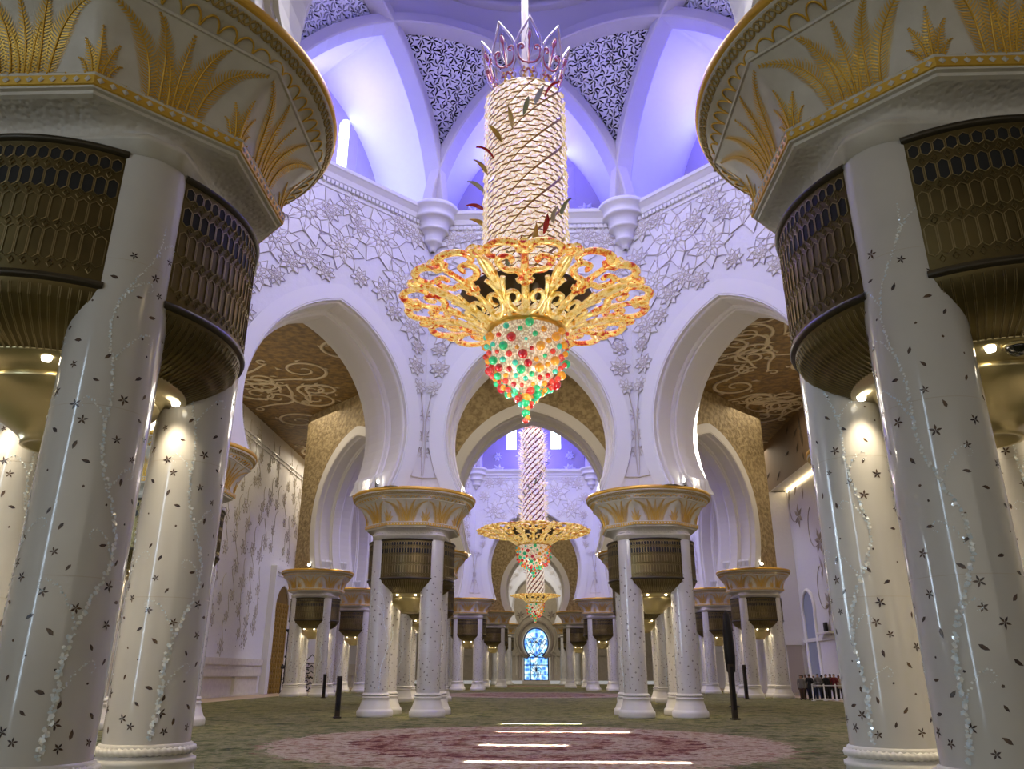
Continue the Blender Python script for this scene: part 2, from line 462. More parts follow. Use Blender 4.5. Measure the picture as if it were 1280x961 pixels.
def pillar(x, y, label, group, seed, lights=8):
    t = empty('clustered_pillar', (x, y, 0)); tag(t, label, 'pillar', group, 'thing')
    r = random.Random(seed)
    for sx in (-1, 1):
        for sy in (-1, 1):
            q = r.randrange(3) if y > 20 else (1 if x < 0 else (0 if sy < 0 else 2)); c0 = (x+sx*S_/2, y+sy*S_/2)
            rz = r.uniform(0, 6.28) if y > 20 else math.atan2(-c0[1], .27-c0[0])-VTH[q]+(-.25 if x > 0 else .25)
            use(_tmpcol[q][0], t, (sx*S_/2, sy*S_/2, 0), rz)
    use(cap_obj, t); use(bw_obj, t)
    for k in range(4):
        use(g_obj, t, (0, 0, 0), k*PI/2)
        for sg in (-1, 1):
            a = k*PI/2+sg*math.radians(19)
            use(dl_obj, t, (1.24*math.cos(a), 1.24*math.sin(a), 5.01))
            if lights == 8:
                s = spot('pillar_spot', (x+1.2*math.cos(a), y+1.2*math.sin(a), 4.98), PS, WARM, math.radians(110), 1.0, .08)
    if lights == 4:
        for k in range(4):
            a = k*PI/2
            spot('pillar_spot', (x+1.2*math.cos(a), y+1.2*math.sin(a), 4.98), PS*2, WARM, math.radians(120), 1.0, .08)
    return t
# ------------------------------------------------------------------ the domed octagons
ZS = 9.6; ZC = 12.3; ZT = 24.3; TI, TO = 1.74, 1.6
CEIL = 23.1
class Oct:
    def __init__(s, name, cy, A, hs, hm):
        s.name = name; s.cy = cy; s.A = A; s.hs = hs; s.hm = hm
        d = hm-hs; k = (ZC-ZS)**2
        s.r = (d*d+k)/(2*d); s.e = s.r-hm          # r - sqrt(r^2-k) = d
        s.zc = ZC; s.Ai = A-TI; s.Ao = A+TO
    def arch(s, q=0, n=22):
        """opening curve (t,z), q>0 smaller; left spring -> apex -> right spring"""
        r = s.r-q; a0 = -math.asin(min(1, (s.zc-ZS)/r)); a1 = math.acos(min(1, s.e/r))
        R = [(-s.e+r*math.cos(a0+(a1-a0)*i/n), s.zc+r*math.sin(a0+(a1-a0)*i/n)) for i in range(n+1)]
        R = [(p[0] if p[1] >= s.zc else s.hm-q-(s.hm-s.hs)*((s.zc-p[1])/(s.zc-ZS))**2, p[1]) for p in R]
        return [(-p[0], p[1]) for p in R]+[p for p in reversed(R[:-1])]
    def W(s, phi, t, d, z):
        """world point: side with outward normal phi, t along, d outward from wall centre plane"""
        n = (math.cos(phi), math.sin(phi)); u = (-math.sin(phi), math.cos(phi))
        return (n[0]*(s.A+d)+u[0]*t, s.cy+n[1]*(s.A+d)+u[1]*t, z)
O1 = Oct('near', 23.1, 13.80, 3.30, 4.00)
O2 = Oct('middle', 73.5, 18.20, 4.60, 5.30)
O2.r, O2.e, O2.zc = 6.5, 1.2, 13.2; O2.hs = 4.66
O3 = Oct('far', 124.8, 13.80, 3.30, 4.00)

def boundary(c, hb, zt, zc=ZC):
    out = []
    for (t, z) in c:
        if z <= zc: out.append((math.copysign(hb, t), z)); continue
        dx, dz = t, z-zc
        k = min(hb/abs(dx) if abs(dx) > 1e-6 else 1e9, (zt-zc)/dz); out.append((dx*k, zc+dz*k))
    # hit the two top corners exactly
    for sg in (-1, 1):
        j = min(range(len(out)), key=lambda i: math.hypot(out[i][0]-sg*hb, out[i][1]-zt)); out[j] = (sg*hb, zt)
    return out

def lotus(mb, f, c, size, rings, mat_p, mat_l, rot=0.0, lift=.10, lr=.02):
    """raised many-petalled flower; f(x,z,off) -> world"""
    for k in range(rings, 0, -1):
        n = 8; ro = size*k/rings; ri = size*(k-1)/rings*.55; h = lift*(1.25-.75*k/rings)
        for i in range(n):
            a = rot+2*PI*(i+.5*(k % 2))/n; ca, sa = math.cos(a), math.sin(a)
            wd = ro*.23; ri = ro*.12
            loc = [(ri, 0, h*.4), (ri+(ro-ri)*.30, -wd*.8, .02+h*.3), (ri+(ro-ri)*.52, -wd, .02+h*.3), (ro, 0, .015+h*.2), (ri+(ro-ri)*.52, wd, .02+h*.3), (ri+(ro-ri)*.30, wd*.8, .02+h*.3), (ri+(ro-ri)*.55, 0, h)]
            pts = [f(c[0]+p[0]*ca-p[1]*sa, c[1]+p[0]*sa+p[1]*ca, p[2]) for p in loc]
            mb.add(pts, [(0, 1, 6), (1, 2, 6), (2, 3, 6), (3, 4, 6), (4, 5, 6), (5, 0, 6)], mat_p)
            if mat_l is not None:
                q = [f(c[0]+p[0]*ca-p[1]*sa, c[1]+p[0]*sa+p[1]*ca, p[2]+.02) for p in (loc[:6]+[loc[0]])]
                mb.tube(q, lr, 4, mat_l, True, cap=False)
    pts = [f(c[0]+size*.09*math.cos(2*PI*i/8), c[1]+size*.09*math.sin(2*PI*i/8), lift*1.3) for i in range(8)]
    mb.add(pts, [tuple(range(8))], mat_p)

FLOWERS = [(-3.3, 19.7, 1.15), (-1.9, 21.6, 1.6), (.2, 20.3, 1.2), (2.1, 21.5, 1.75), (3.5, 19.5, 1.2), (-4.0, 17.6, .8), (4.05, 17.5, .8), (-3.9, 22.6, .8), (3.95, 22.8, .75),
           (-.1, 22.7, .8), (-4.35, 15.6, .5), (4.35, 15.6, .5), (-2.2, 18.9, .65), (1.75, 19.2, .7), (.9, 18.75, .5), (-.9, 19.1, .5), (-2.95, 22.9, .7), (3.0, 22.95, .65), (.95, 21.9, .6), (-.65, 21.7, .6), (-4.3, 19.0, .55), (4.4, 21.2, .7), (-4.4, 20.9, .7), (2.6, 18.6, .6), (-2.9, 18.0, .5), (3.2, 17.7, .45), (-4.4, 16.6, .4), (4.4, 16.6, .4)]
def wall_side(O, phi, name, relief=True, tan_inside=False):
    mb = MB()
    cin = O.arch(0); n = len(cin)
    W = lambda t, d, z: O.W(phi, t, d, z)
    for side, d, A, matw in ((0, -TI, O.Ai, 0), (1, TO, O.Ao, 3)):
        hb = A*math.tan(PI/8)-.001
        sg = -1 if side == 0 else 1
        band = O.arch(-.74); zt = ZT if side == 0 else CEIL+.3
        bd = boundary(band, hb, zt, O.zc)
        # archivolt band, 6 cm proud
        e = d+sg*.07
        rows = [[W(*(p[0], d, p[1])) for p in band], [W(p[0], e, p[1]) for p in band], [W(p[0], e, p[1]) for p in O.arch(-.06)], [W(p[0], e-sg*.03, p[1]) for p in O.arch(-.04)], [W(p[0], e-sg*.03, p[1]) for p in O.arch(.02)], [W(p[0], d-sg*.02, p[1]) for p in O.arch(.03)]]
        mb.grid(rows, 1 if side == 0 else 4, False)
        # wall field
        rows = []
        for k in range(5):
            f = k/4; rows.append([W(b[0]+(q[0]-b[0])*f, d, b[1]+(q[1]-b[1])*f) for b, q in zip(band, bd)])
        mb.grid(rows, matw, False)
        # underside of the pier foot
        for s2 in (-1, 1):
            mb.add([W(s2*O.hs, d, ZS), W(s2*hb, d, ZS), W(s2*O.A*math.tan(PI/8), 0, ZS), W(s2*O.hs, 0, ZS)], [(0, 1, 2, 3)], 1)
    # soffit with stepped mouldings
    prof = [(-TI-.04, .03), (-1.60, .03), (-1.58, .10), (-1.50, .13), (-1.40, .13), (-.62, .10), (-.60, .18), (-.50, .22), (-.42, .22), (-.40, .30), (.20, .30), (.22, .22), (.32, .20), (.40, .12), (1.2, .12), (1.3, .06), (TO+.05, .03)]
    rows = [[W(p[0], d, p[1]) for p in O.arch(q)] for (d, q) in prof]
    mb.grid(rows, 2, False)
    # dentilled springing blocks at both feet
    for s2 in (-1, 1):
        for k in range(7):
            d0 = -1.15+k*.34
            pts = []
            for z, x in ((ZS, O.hs-.08), (ZS+.55, O.hs-.08), (ZS+.7, O.hs-.0)):
                pts += [W(s2*x, d0, z), W(s2*x, d0+.26, z)]
            mb.add(pts, [(0, 1, 3, 2), (2, 3, 5, 4)], 1)
    if relief:
        f = lambda x, z, o: W(x, -TI-o, z)
        r = random.Random(int(phi*100)+3)
        sc = O.A/13.8
        for (x, z, s) in FLOWERS:
            lotus(mb, f, (x*sc, z), s*1.05, 3, 5, 6, r.uniform(0, .7), .09, .022)
        # lotus stems on the narrow waists between the archivolts
        for s2 in (-1, 1):
            hb = O.Ai*math.tan(PI/8)
            lotus(mb, f, (s2*(hb-.42), 14.6), .42, 2, 5, 6, .2, .1, .015)
            for z in (13.2, 12.2, 11.4):
                c = (s2*(hb-.10), z)
                for q in range(6):
                    a = 2*PI*q/6
                    mb.tube([f(c[0], c[1], .01), f(c[0]+s2*-.08+.10*math.cos(a), c[1]+.28*math.sin(a), .03)], .02, 4, 6)
            mb.tube([f(s2*(hb-.05), 10.3, .02), f(s2*(hb-.1), 11.3, .03), f(s2*(hb-.06), 13.0, .03), f(s2*(hb-.3), 14.4, .03)], .022, 4, 6)
            mb.tube([f(s2*(hb-.62), 10.25, .02), f(s2*(hb-.25), 11.6, .03)], .02, 4, 6)
            mb.tube([f(s2*(hb-.72), 10.2, .02), f(s2*(hb), 10.2, .02)], .03, 4, 6)
    o = mb.build(name, [M['wall'], M['white'], M['soffit'], M['tan'], M['soffit'], M['relief'], M['line']])
    o['kind'] = 'structure'; return o

def octpath(O, prof, mat=0):
    """moulding run round the inside of the octagon: prof (inset from wall face, z)"""
    mb = MB(); rows = []
    for (q, z) in prof:
        R = (O.Ai-q)/math.cos(PI/8)
        rows.append([(R*math.cos(PI/8+k*PI/4), O.cy+R*math.sin(PI/8+k*PI/4), z) for k in range(8)])
    mb.grid(rows, mat, False, False, True); return mb
ZCOR = 24.3
def cornice(O):
    mb = octpath(O, [(0, ZCOR-1.25), (.06, ZCOR-1.22), (.06, ZCOR-1.1), (.02, ZCOR-1.05), (.02, ZCOR-.75), (.12, ZCOR-.7), (.18, ZCOR-.45), (.34, ZCOR-.25), (.40, ZCOR-.2), (.40, ZCOR-.02), (.30, ZCOR+.05), (-3.2, ZCOR+.05)])
    # dentil band
    for k in range(8):
        phi = k*PI/4; hb = (O.Ai-.05)*math.tan(PI/8); n = 44
        for i in range(n):
            t = -hb+2*hb*(i+.5)/n
            c = O.W(phi, t, -TI-.09, ZCOR-.9); mb.box(c, (.14, .16, .2), 0, phi)
    for k in range(8):
        a = PI/8+k*PI/4; R = O.Ai/math.cos(PI/8)-.18
        c = (R*math.cos(a), O.cy+R*math.sin(a), 0)
        mb.lathe([(.10, 21.95), (.16, 22.0), (.2, 22.1), (.22, 22.2), (.42, 22.35), (.5, 22.4), (.5, 22.48), (.46, 22.5), (.52, 22.8), (.72, 22.98), (.8, 23.0), (.8, 23.1), (.76, 23.14), (.82, 23.45), (1.0, 23.6), (1.1, 23.62), (1.1, 23.75), (1.06, 23.8), (1.12, 24.05), (1.26, 24.15), (1.3, 24.2), (1.3, 24.36), (0, 24.37)], 32, mat=0, c=c)
    o = mb.build('trim_cornice', M['white']); o['kind'] = 'structure'; return o

def vault(O, detail=True):
    """eight interlaced ribs, pierced webs, niches, ring, drum and dome"""
    Rv = O.Ai/math.cos(PI/8)-.35; Dm = Rv*math.cos(PI/4); half = Rv*math.sin(PI/4)
    z0 = ZCOR-.8; rho = math.hypot(half, ZCOR+.1-z0)
    k15 = PI/4
    def rib(k, t):      # rib whose chord normal is at angle k*45deg (mid angle), t along chord
        a = k*k15; n = (math.cos(a), math.sin(a)); u = (-math.sin(a), math.cos(a))
        return (n[0]*Dm+u[0]*t, O.cy+n[1]*Dm+u[1]*t, z0+math.sqrt(max(0, rho*rho-t*t)))
    # chord k has mid angle PI/8*(2k+1) so that ends sit on corbels
    def RB(k, t, ofs=0, up=0):
        a = PI/8+k*k15; n = (math.cos(a), math.sin(a)); u = (-math.sin(a), math.cos(a)); rr = rho+up
        z = z0+math.sqrt(max(0, rr*rr-t*t))
        return (n[0]*(Dm+ofs)+u[0]*t, O.cy+n[1]*(Dm+ofs)+u[1]*t, z)
    tc = Dm/math.cos(PI/8)*math.sin(PI/8)          # crossing with neighbours
    mb = MB()
    for k in range(8):
        rows = []
        for i in range(41):
            b = -1+2*i/40; th = b*math.asin(min(1, half/rho)); t = rho*math.sin(th)
            a = PI/8+k*k15; n = (math.cos(a), math.sin(a)); u = (-math.sin(a), math.cos(a))
            row = []
            for (ofs, up) in ((-.48, .55), (-.48, .06), (-.42, 0), (.42, 0), (.48, .06), (.48, .55)):
                rr = rho+up; x = rr*math.sin(th); z = z0+rr*math.cos(th)
                row.append((n[0]*(Dm+ofs)+u[0]*x, O.cy+n[1]*(Dm+ofs)+u[1]*x, z))
            rows.append(row)
        mb.grid(rows, 0, False)
    o = mb.build('trim_rib_vault', M['rib']); o['kind'] = 'structure'
    # niches: opening = lower parts of two crossing ribs, pushed outwards to a back wall
    for k in range(8):
        phi = k*k15; n = (math.cos(phi), math.sin(phi)); u = (-math.sin(phi), math.cos(phi))
        # side k lies between corbels at phi-22.5 and phi+22.5 ; ribs: chord centred phi+67.5-... 
        pts = []
        m = 18
        for i in range(m+1):        # from corbel phi-22.5 up along chord centred (phi-22.5)+45
            t = -half+(half-tc)*i/m; pts.append(RB(k, t, .40, .25))
        L_ = []
        for p in pts:
            x = p[0]*u[0]+(p[1]-O.cy)*u[1]; d = p[0]*n[0]+(p[1]-O.cy)*n[1]
            L_.append((min(x, 0), d, p[2]))
        L_ = [(L_[0][0], L_[0][1], ZCOR)]+L_
        full = L_+[(-p[0], p[1], p[2]) for p in reversed(L_[:-1])]
        back = O.Ai+4.4
        w = lambda x, d, z: (n[0]*d+u[0]*x, O.cy+n[1]*d+u[1]*x, z)
        nm = MB()
        rows = []
        for f in (0, .35, .7, 1.0):
            rows.append([w(p[0], p[1]+(back-p[1])*f, p[2]+(p[2]-ZCOR)*.14*f) for p in full])
        nm.grid(rows, 0, True)
        bpts = [(p[0], p[2]+(p[2]-ZCOR)*.14) for p in full]
        # back wall with two arched windows cut out
        wx, ww, wz0, wz1 = 2.1*O.A/13.8, .62, ZCOR+3.7, ZCOR+7.0
        cols = [-9, -wx-ww, -wx+ww, wx-ww, wx+ww, 9]
        def top(x):
            for i in range(len(bpts)-1):
                if bpts[i][0] <= x <= bpts[i+1][0] or bpts[i][0] >= x >= bpts[i+1][0]:
                    q = (x-bpts[i][0])/(bpts[i+1][0]-bpts[i][0]+1e-9); return bpts[i][1]+q*(bpts[i+1][1]-bpts[i][1])
            return ZCOR
        xs = sorted(set([bpts[0][0]+(bpts[-1][0]-bpts[0][0])*i/40 for i in range(41)]+[c for c in cols if abs(c) < abs(bpts[0][0])]+[0.0]))
        for i in range(len(xs)-1):
            a, b = xs[i], xs[i+1]; xm = (a+b)/2; ta, tb = top(a), top(b)
            inw = abs(abs(xm)-wx) < ww
            if not inw or top(xm) < wz1+.1: 
                nm.add([w(a, back, ZCOR), w(b, back, ZCOR), w(b, back, tb), w(a, back, ta)], [(0, 1, 2, 3)], 1)
            else:
                h = lambda x: wz1-ww+math.sqrt(max(0, ww*ww-(abs(x)-wx)**2))
                nm.add([w(a, back, ZCOR), w(b, back, ZCOR), w(b, back, wz0), w(a, back, wz0)], [(0, 1, 2, 3)], 1)
                nm.add([w(a, back, h(a)), w(b, back, h(b)), w(b, back, tb), w(a, back, ta)], [(0, 1, 2, 3)], 1)
        if detail:
            fr = lambda x, z, o_: w(x, back-o_, z)
            rr = random.Random(k)
            for (x, z, s) in ((-.05, ZCOR+1.2, 1.05), (-1.2, ZCOR+2.9, .8), (1.15, ZCOR+2.8, .85), (0, ZCOR+4.6, 1.1), (-1.25, ZCOR+.75, .62), (1.3, ZCOR+.8, .6), (-3.35, ZCOR+1.1, .85), (3.35, ZCOR+1.0, .9), (-3.4, ZCOR+2.9, .6), (3.4, ZCOR+2.8, .6), (-.7, ZCOR+6.4, .6), (.75, ZCOR+6.3, .6)):
                lotus(nm, fr, (x*O.A/13.8, z), s, 2, 2, None, rr.uniform(0, .8), .35)
        no = nm.build('wall_niche', [M['white'], M['taupe'], M['relief']]); no['kind'] = 'structure'
        for sg in (-1, 1):
            wm = MB(); x0 = sg*wx
            P = [(x0-ww, wz0), (x0+ww, wz0)]+[(x0+ww*math.cos(PI*i/12), wz1-ww+ww*math.sin(PI*i/12)) for i in range(13)]
            wm.add([w(p[0], back+.12, p[1]) for p in P], [tuple(range(len(P)))], 0)
            for a_, b_ in ((back-.03, back+.13),):
                rows = [[w(p[0], a_, p[1]) for p in P+[P[0]]], [w(p[0], b_, p[1]) for p in P+[P[0]]]]; wm.grid(rows, 1, False)
            wo = wm.build('window_niche', [M['glassd'], M['white']]); wo['kind'] = 'structure'
            fm = MB(); c = w(x0, back+.06, wz0+1.9); fm.box(c, (.08, 2*ww, .07), 0, phi); c = w(x0, back+.06, (wz0+wz1)/2)
            for i in (wz0+.05,): fm.box(w(x0, back+.06, i), (.08, 2*ww, .07), 0, phi)
            fo = fm.build('glazing_bar', M['steel'], wo)
    # pierced webs on the corbels
    web = pierced_web(O, RB, half, tc, Dm, rho, z0)
    # star shell up to the ring, drum, dome
    dm = MB(); rows = []; Rr = Dm*.985; zr = z0+rho+2.1; K = 128
    def shell(f):
        row = []
        for i in range(K):
            a = 2*PI*i/K; k = math.floor(a/k15); da = a-(k*k15+PI/8); t = Dm*math.tan(da)
            ri = Dm/math.cos(da); zi = z0+math.sqrt(max(0, (rho+.5)**2-t*t))
            q = ri+(Rr-ri)*sstep(0, 1, f); z = zi+(zr-zi)*(f**1.2); row.append((q*math.cos(a), O.cy+q*math.sin(a), z))
        return row
    for f in (0, .2, .4, .6, .8, 1): rows.append(shell(f))
    dm.grid(rows, 0, True, False, True)
    dm.lathe([(Rr, zr), (Rr-.35, zr), (Rr-.4, zr+.08), (Rr-.4, zr+.35), (Rr-.2, zr+.45), (Rr-.2, zr+.8), (Rr-.4, zr+.9), (Rr-.4, zr+1.15), (Rr+.2, zr+1.2)], 128, c=(0, O.cy, 0))
    prof = [(Rr+.2, zr+1.2), (Rr+.2, zr+5)]+[((Rr+.2)*math.cos(PI/2*i/12), zr+5+(Rr+.2)*1.05*math.sin(PI/2*i/12)) for i in range(1, 13)]
    dm.lathe(prof, 96, c=(0, O.cy, 0))
    do = dm.build('ceiling_dome', M['rib']); do['kind'] = 'structure'
    return zr

_web = {}
def pierced_web(O, RB, half, tc, Dm, rho, z0):
    """arabesque screen: scalar field of scrolls and leaves -> cut-out sheet with thickness"""
    key = O.name; fine = 1.0 if key == 'near' else .55
    # web surface: tau 0 at the corbel .. 1 at the crossings, sigma -1..1
    def surf(sg, tau):
        # corbel k=0 at angle PI/8 ; ribs leaving it: chord k=1 (t from -half) and chord k=-1 (t from +half)
        m = half-(half-tc)*tau
        a = RB(1, -m, .5, .30); b = RB(-1, m, .5, .30)
        # chord 1 runs to larger angles from the corbel at PI/8
        p = [a[i]+(b[i]-a[i])*(sg+1)/2 for i in range(3)]
        t = sg*tc*.985; c = RB(0, -t, .25, .45)
        w = tau**3
        return tuple(p[i]*(1-w)+c[i]*w for i in range(3))
    nu, nv = int(230*fine), int(300*fine)
    T = np.linspace(.015, 1, nv+1); Sg = np.linspace(-1, 1, nu+1)
    P = np.array([[surf(s, t) for s in Sg] for t in T]); 
    if 'F' not in _web or _web['F'].shape != (nv+1, nu+1):
        # metric coordinates on the web: x across, y up
        y = np.concatenate([[0], np.cumsum(np.linalg.norm(np.diff(P[:, nu//2], axis=0), axis=1))])
        wd = np.linalg.norm(P[:, -1]-P[:, 0], axis=1)
        X = Sg[None, :]*wd[:, None]/2; Y = np.repeat(y[:, None], nu+1, 1)
        sc = 13.8/O.A; X = X*sc; Y = Y*sc
        F = np.full(X.shape, 9.0)
        def stroke(pts, w):
            nonlocal F
            pts = np.array(pts); a = pts[:-1]; b = pts[1:]; n = len(a); ws = np.array([w(i/n) if callable(w) else w for i in range(n)])
            for i in range(n):
                lo = np.minimum(a[i], b[i])-.3; hi = np.maximum(a[i], b[i])+.3
                jj = np.where((Y[:, 0] > lo[1]) & (Y[:, 0] < hi[1]))[0]
                if len(jj) == 0: continue
                sl = slice(jj[0], jj[-1]+1)
                d = b[i]-a[i]; L2 = d@d+1e-9
                t = np.clip(((X[sl]-a[i][0])*d[0]+(Y[sl]-a[i][1])*d[1])/L2, 0, 1)
                D = np.hypot(X[sl]-a[i][0]-t*d[0], Y[sl]-a[i][1]-t*d[1])-ws[i]
                F[sl] = np.minimum(F[sl], D)
        r = random.Random(5); H = y[-1]*sc
        wat = lambda yy: np.interp(yy, Y[:, 0], wd*sc)/2
        Hn = []
        def hole(x, yy, a, ln, w, bend):
            stroke([(x+ln*q*math.cos(a+bend*q), yy+ln*q*math.sin(a+bend*q)) for q in (0, .2, .4, .6, .8, 1)], lambda f: w*.86*math.sin(PI*min(1, .18+f*.72)))
        yy = .35; row = 0
        while yy < H-.1:
            w_ = wat(yy); sp_ = .60 if w_ > .5 else .34
            n = max(1, int(round(2*w_/sp_)))
            for i in range(n):
                x = -w_+2*w_*(i+.5)/n; 
                if n > 2 and row % 2: x += .3*sp_
                sg = 1 if x >= 0 else -1; b_ = sg*r.uniform(.2, .8)
                if w_ < .5:
                    for s2 in (-1, 1): hole(x+s2*.03, yy-.1, PI/2-s2*.8, .25, .034, s2*.5)
                    hole(x, yy+.06, PI/2, .16, .03, .1)
                else:
                    a0 = r.uniform(0, 6.28); k = r.choice((6, 7, 8))
                    for q in range(k):
                        a_ = a0+2*PI*q/k; hole(x+.075*math.cos(a_), yy+.075*math.sin(a_), a_, r.uniform(.19, .27), r.uniform(.040, .056), b_)
                    for q in range(3):
                        a_ = r.uniform(0, 6.28); hole(x+.36*math.cos(a_), yy+.30*math.sin(a_), a_+1.6, .13, .026, .6)
            yy += .27 if w_ < .5 else .54; row += 1
        edge = (wd[:, None]*sc/2-np.abs(X))-.13
        edge = np.minimum(edge, (H-.13)-Y)
        F = -np.maximum(F, -edge)                  # solid wherever there is no hole, solid margins
        _web['F'] = F
    F = _web['F']
    # marching squares on the grid
    verts = []; idx = {}; faces = []
    def vid(key_, p):
        if key_ not in idx: idx[key_] = len(verts); verts.append(p)
        return idx[key_]
    for i in range(nv):
        for j in range(nu):
            c = [(i, j), (i, j+1), (i+1, j+1), (i+1, j)]; f = [F[q] for q in c]
            if min(f) > 0: continue
            poly = []
            for q in range(4):
                a, b = c[q], c[(q+1) % 4]; fa, fb = f[q], f[(q+1) % 4]
                if fa <= 0: poly.append(vid(a, P[a]))
                if (fa <= 0) != (fb <= 0):
                    t = fa/(fa-fb); k_ = (a, b) if a < b else (b, a)
                    poly.append(vid(k_, P[a]+(P[b]-P[a])*t))
            if len(poly) >= 3: faces.append(tuple(poly))
    V = np.array(verts); cen = np.array([0, O.cy, 0])
    V = V-cen
    # thickness: push outwards
    nrm = np.array([math.cos(PI/8)*.8, math.sin(PI/8)*.8, .6])*.14
    nV = len(V); allv = np.vstack([V, V+nrm])
    cnt = {}
    for f in faces:
        for q in range(len(f)):
            e = (f[q], f[(q+1) % len(f)]); cnt[e] = 1
    allf = [f[::-1] for f in faces]+[tuple(q+nV for q in f) for f in faces]
    for (a, b) in cnt:
        if (b, a) not in cnt: allf.append((a, b, b+nV, a+nV))
    me = bpy.data.meshes.new('pierced_screen'); me.from_pydata([tuple(p) for p in allv], [], allf); me.materials.append(M['panel_w']); me.update()
    out = []
    for k in range(8):
        o = bpy.data.objects.new('wall_pierced_screen', me); COL.objects.link(o); o.location = (0, O.cy, 0); o.rotation_euler = (0, 0, k*k15_); o['kind'] = 'structure'; out.append(o)
    return out
k15_ = PI/4
# ------------------------------------------------------------------ building
PS = 65.0
print('octagons')
for O, ks in ((O1, range(8)), (O2, range(8)), (O3, range(8))):
    for k in ks:
        rel = (O is O1 and k in (1, 2, 3)) or (O is O2 and k in (1, 2, 3)) or (O is O3 and k == 2)
        wall_side(O, k*PI/4, 'wall_'+O.name+'_octagon', rel)
    cornice(O)
ZR1 = vault(O1); ZR2 = vault(O2)
for O, zr in ((O1, ZR1), (O2, ZR2)):     # added light-blocking shell: keeps the space behind the screens dark
    mb = MB(); Ro = O.Ao/math.cos(PI/8)+1.5; mb.lathe([(Ro, CEIL+.1), (Ro, zr+1.5), (O.Ai*.7, zr+1.8)], 64, c=(0, O.cy, 0)); so_ = mb.build('light_block_shell', mat('light_block_dark', (.05,.05,.055), .9)); so_['kind'] = 'structure'
vault_far = MB(); vault_far.lathe([(12.0, ZCOR+.05), (11.5, 30), (9, 34), (9, 38), (0, 42)], 64, c=(0, O3.cy, 0)); vo = vault_far.build('ceiling_far_dome', M['white']); vo['kind'] = 'structure'

XW = 24.4; YA, YB = -18.0, 151.0
# aisle ceiling with three octagonal openings
bm = bmesh.new()
def loop(pts):
    vs = [bm.verts.new(p) for p in pts]
    return [bm.edges.new((vs[i], vs[(i+1) % len(vs)])) for i in range(len(vs))]
ed = loop([(-XW, YA, CEIL), (XW, YA, CEIL), (XW, YB, CEIL), (-XW, YB, CEIL)])
for O in (O1, O2, O3):
    R = (O.Ao-.3)/math.cos(PI/8); ed += loop([(R*math.cos(PI/8+k*PI/4), O.cy+R*math.sin(PI/8+k*PI/4), CEIL) for k in range(8)])
bmesh.ops.triangle_fill(bm, edges=ed, use_beauty=True)
mb = MB(); bm.verts.ensure_lookup_table(); bm.verts.index_update()
mb.add([v.co[:] for v in bm.verts], [tuple(v.index for v in f.verts) for f in bm.faces], 0); bm.free()
r = random.Random(4)
def inside(x, y):
    for O in (O1, O2, O3):
        if math.hypot(x, y-O.cy) < O.Ao+1.2: return True
    return False
def vine(pts, rad, m=1):
    mb.tube([(p[0], p[1], CEIL-.03) for p in pts], rad, 5, m, True, up=(0, 0, 1), flat=.45)
cnt = 0; tries = 0
while cnt < 115 and tries < 3000:
    tries += 1
    x = r.choice((-1, 1))*r.uniform(11, 22.8); y = r.uniform(22, 100)
    if inside(x, y): continue
    cnt += 1; a = r.uniform(0, 6.28); sg = r.choice((-1, 1)); R = r.uniform(1.0, 2.3)
    sp = spiral(x, y, R, .25, a, a+sg*r.uniform(7.5, 10), 44); vine(sp, [.16-.07*i/44 for i in range(45)])
    p0 = sp[0]; tx, ty = -math.sin(a)*-sg, math.cos(a)*-sg
    e = (p0[0]+tx*2.6+math.cos(a)*.8, p0[1]+ty*2.6+math.sin(a)*.8)
    vine(bez(p0, (p0[0]+tx, p0[1]+ty), (e[0]-tx*.6, e[1]-ty*.6), e, 14), [.16-.006*i for i in range(15)])
    vine(spiral(e[0]+math.cos(a)*.5, e[1]+math.sin(a)*.5, .5, .12, a+PI, a+PI-sg*6, 20), .09)
    for q in range(4):
        b = a+q*1.4; l = r.uniform(.4, .75); cx, cy = x+R*.8*math.cos(b), y+R*.8*math.sin(b)
        vine([(cx, cy), (cx+l*.5*math.cos(b+.5), cy+l*.5*math.sin(b+.5)), (cx+l*math.cos(b+.9), cy+l*math.sin(b+.9))], [.03, .13, .01])
co = mb.build('ceiling', [M['ceil'], M['vinew']]); co['kind'] = 'structure'

# floor and carpet
mb = MB(); mb.box((0, (YA+YB)/2, -.15), (2*XW+1, YB-YA+1, .26), 0); fo = mb.build('floor', M['floor']); fo['kind'] = 'structure'
cm = mat('medallion_carpet', (.2,.2,.1), .95, spec=.1); M['carpet'] = cm
nt = cm.node_tree; oc = objco(cm)
def math_(op, a, b=None):
    n = nt.nodes.new('ShaderNodeMath'); n.operation = op
    for i, v in enumerate((a, b)):
        if v is None: continue
        if isinstance(v, (int, float)): n.inputs[i].default_value = v
        else: L(cm, v, n.inputs[i])
    return n.outputs[0]
def mixc(f, a, b):
    n = nt.nodes.new('ShaderNodeMix'); n.data_type = 'RGBA'; L(cm, f, n.inputs['Factor'])
    for i, v in ((6, a), (7, b)):
        if isinstance(v, tuple): n.inputs[i].default_value = (*v, 1)
        else: L(cm, v, n.inputs[i])
    return n.outputs[2]
sx = nt.nodes.new('ShaderNodeSeparateXYZ'); L(cm, oc, sx.inputs[0])
def per_bay(y0): return math_('SUBTRACT', sx.outputs[1], y0)
n1 = N(cm, 'ShaderNodeTexNoise', Scale=.8, Detail=8, Roughness=.75); L(cm, oc, n1.inputs['Vector'])
n2 = N(cm, 'ShaderNodeTexNoise', Scale=2.0, Detail=6, Roughness=.72); L(cm, oc, n2.inputs['Vector'])
n3 = N(cm, 'ShaderNodeTexVoronoi', Scale=1.6, feature='F1'); L(cm, oc, n3.inputs['Vector'])
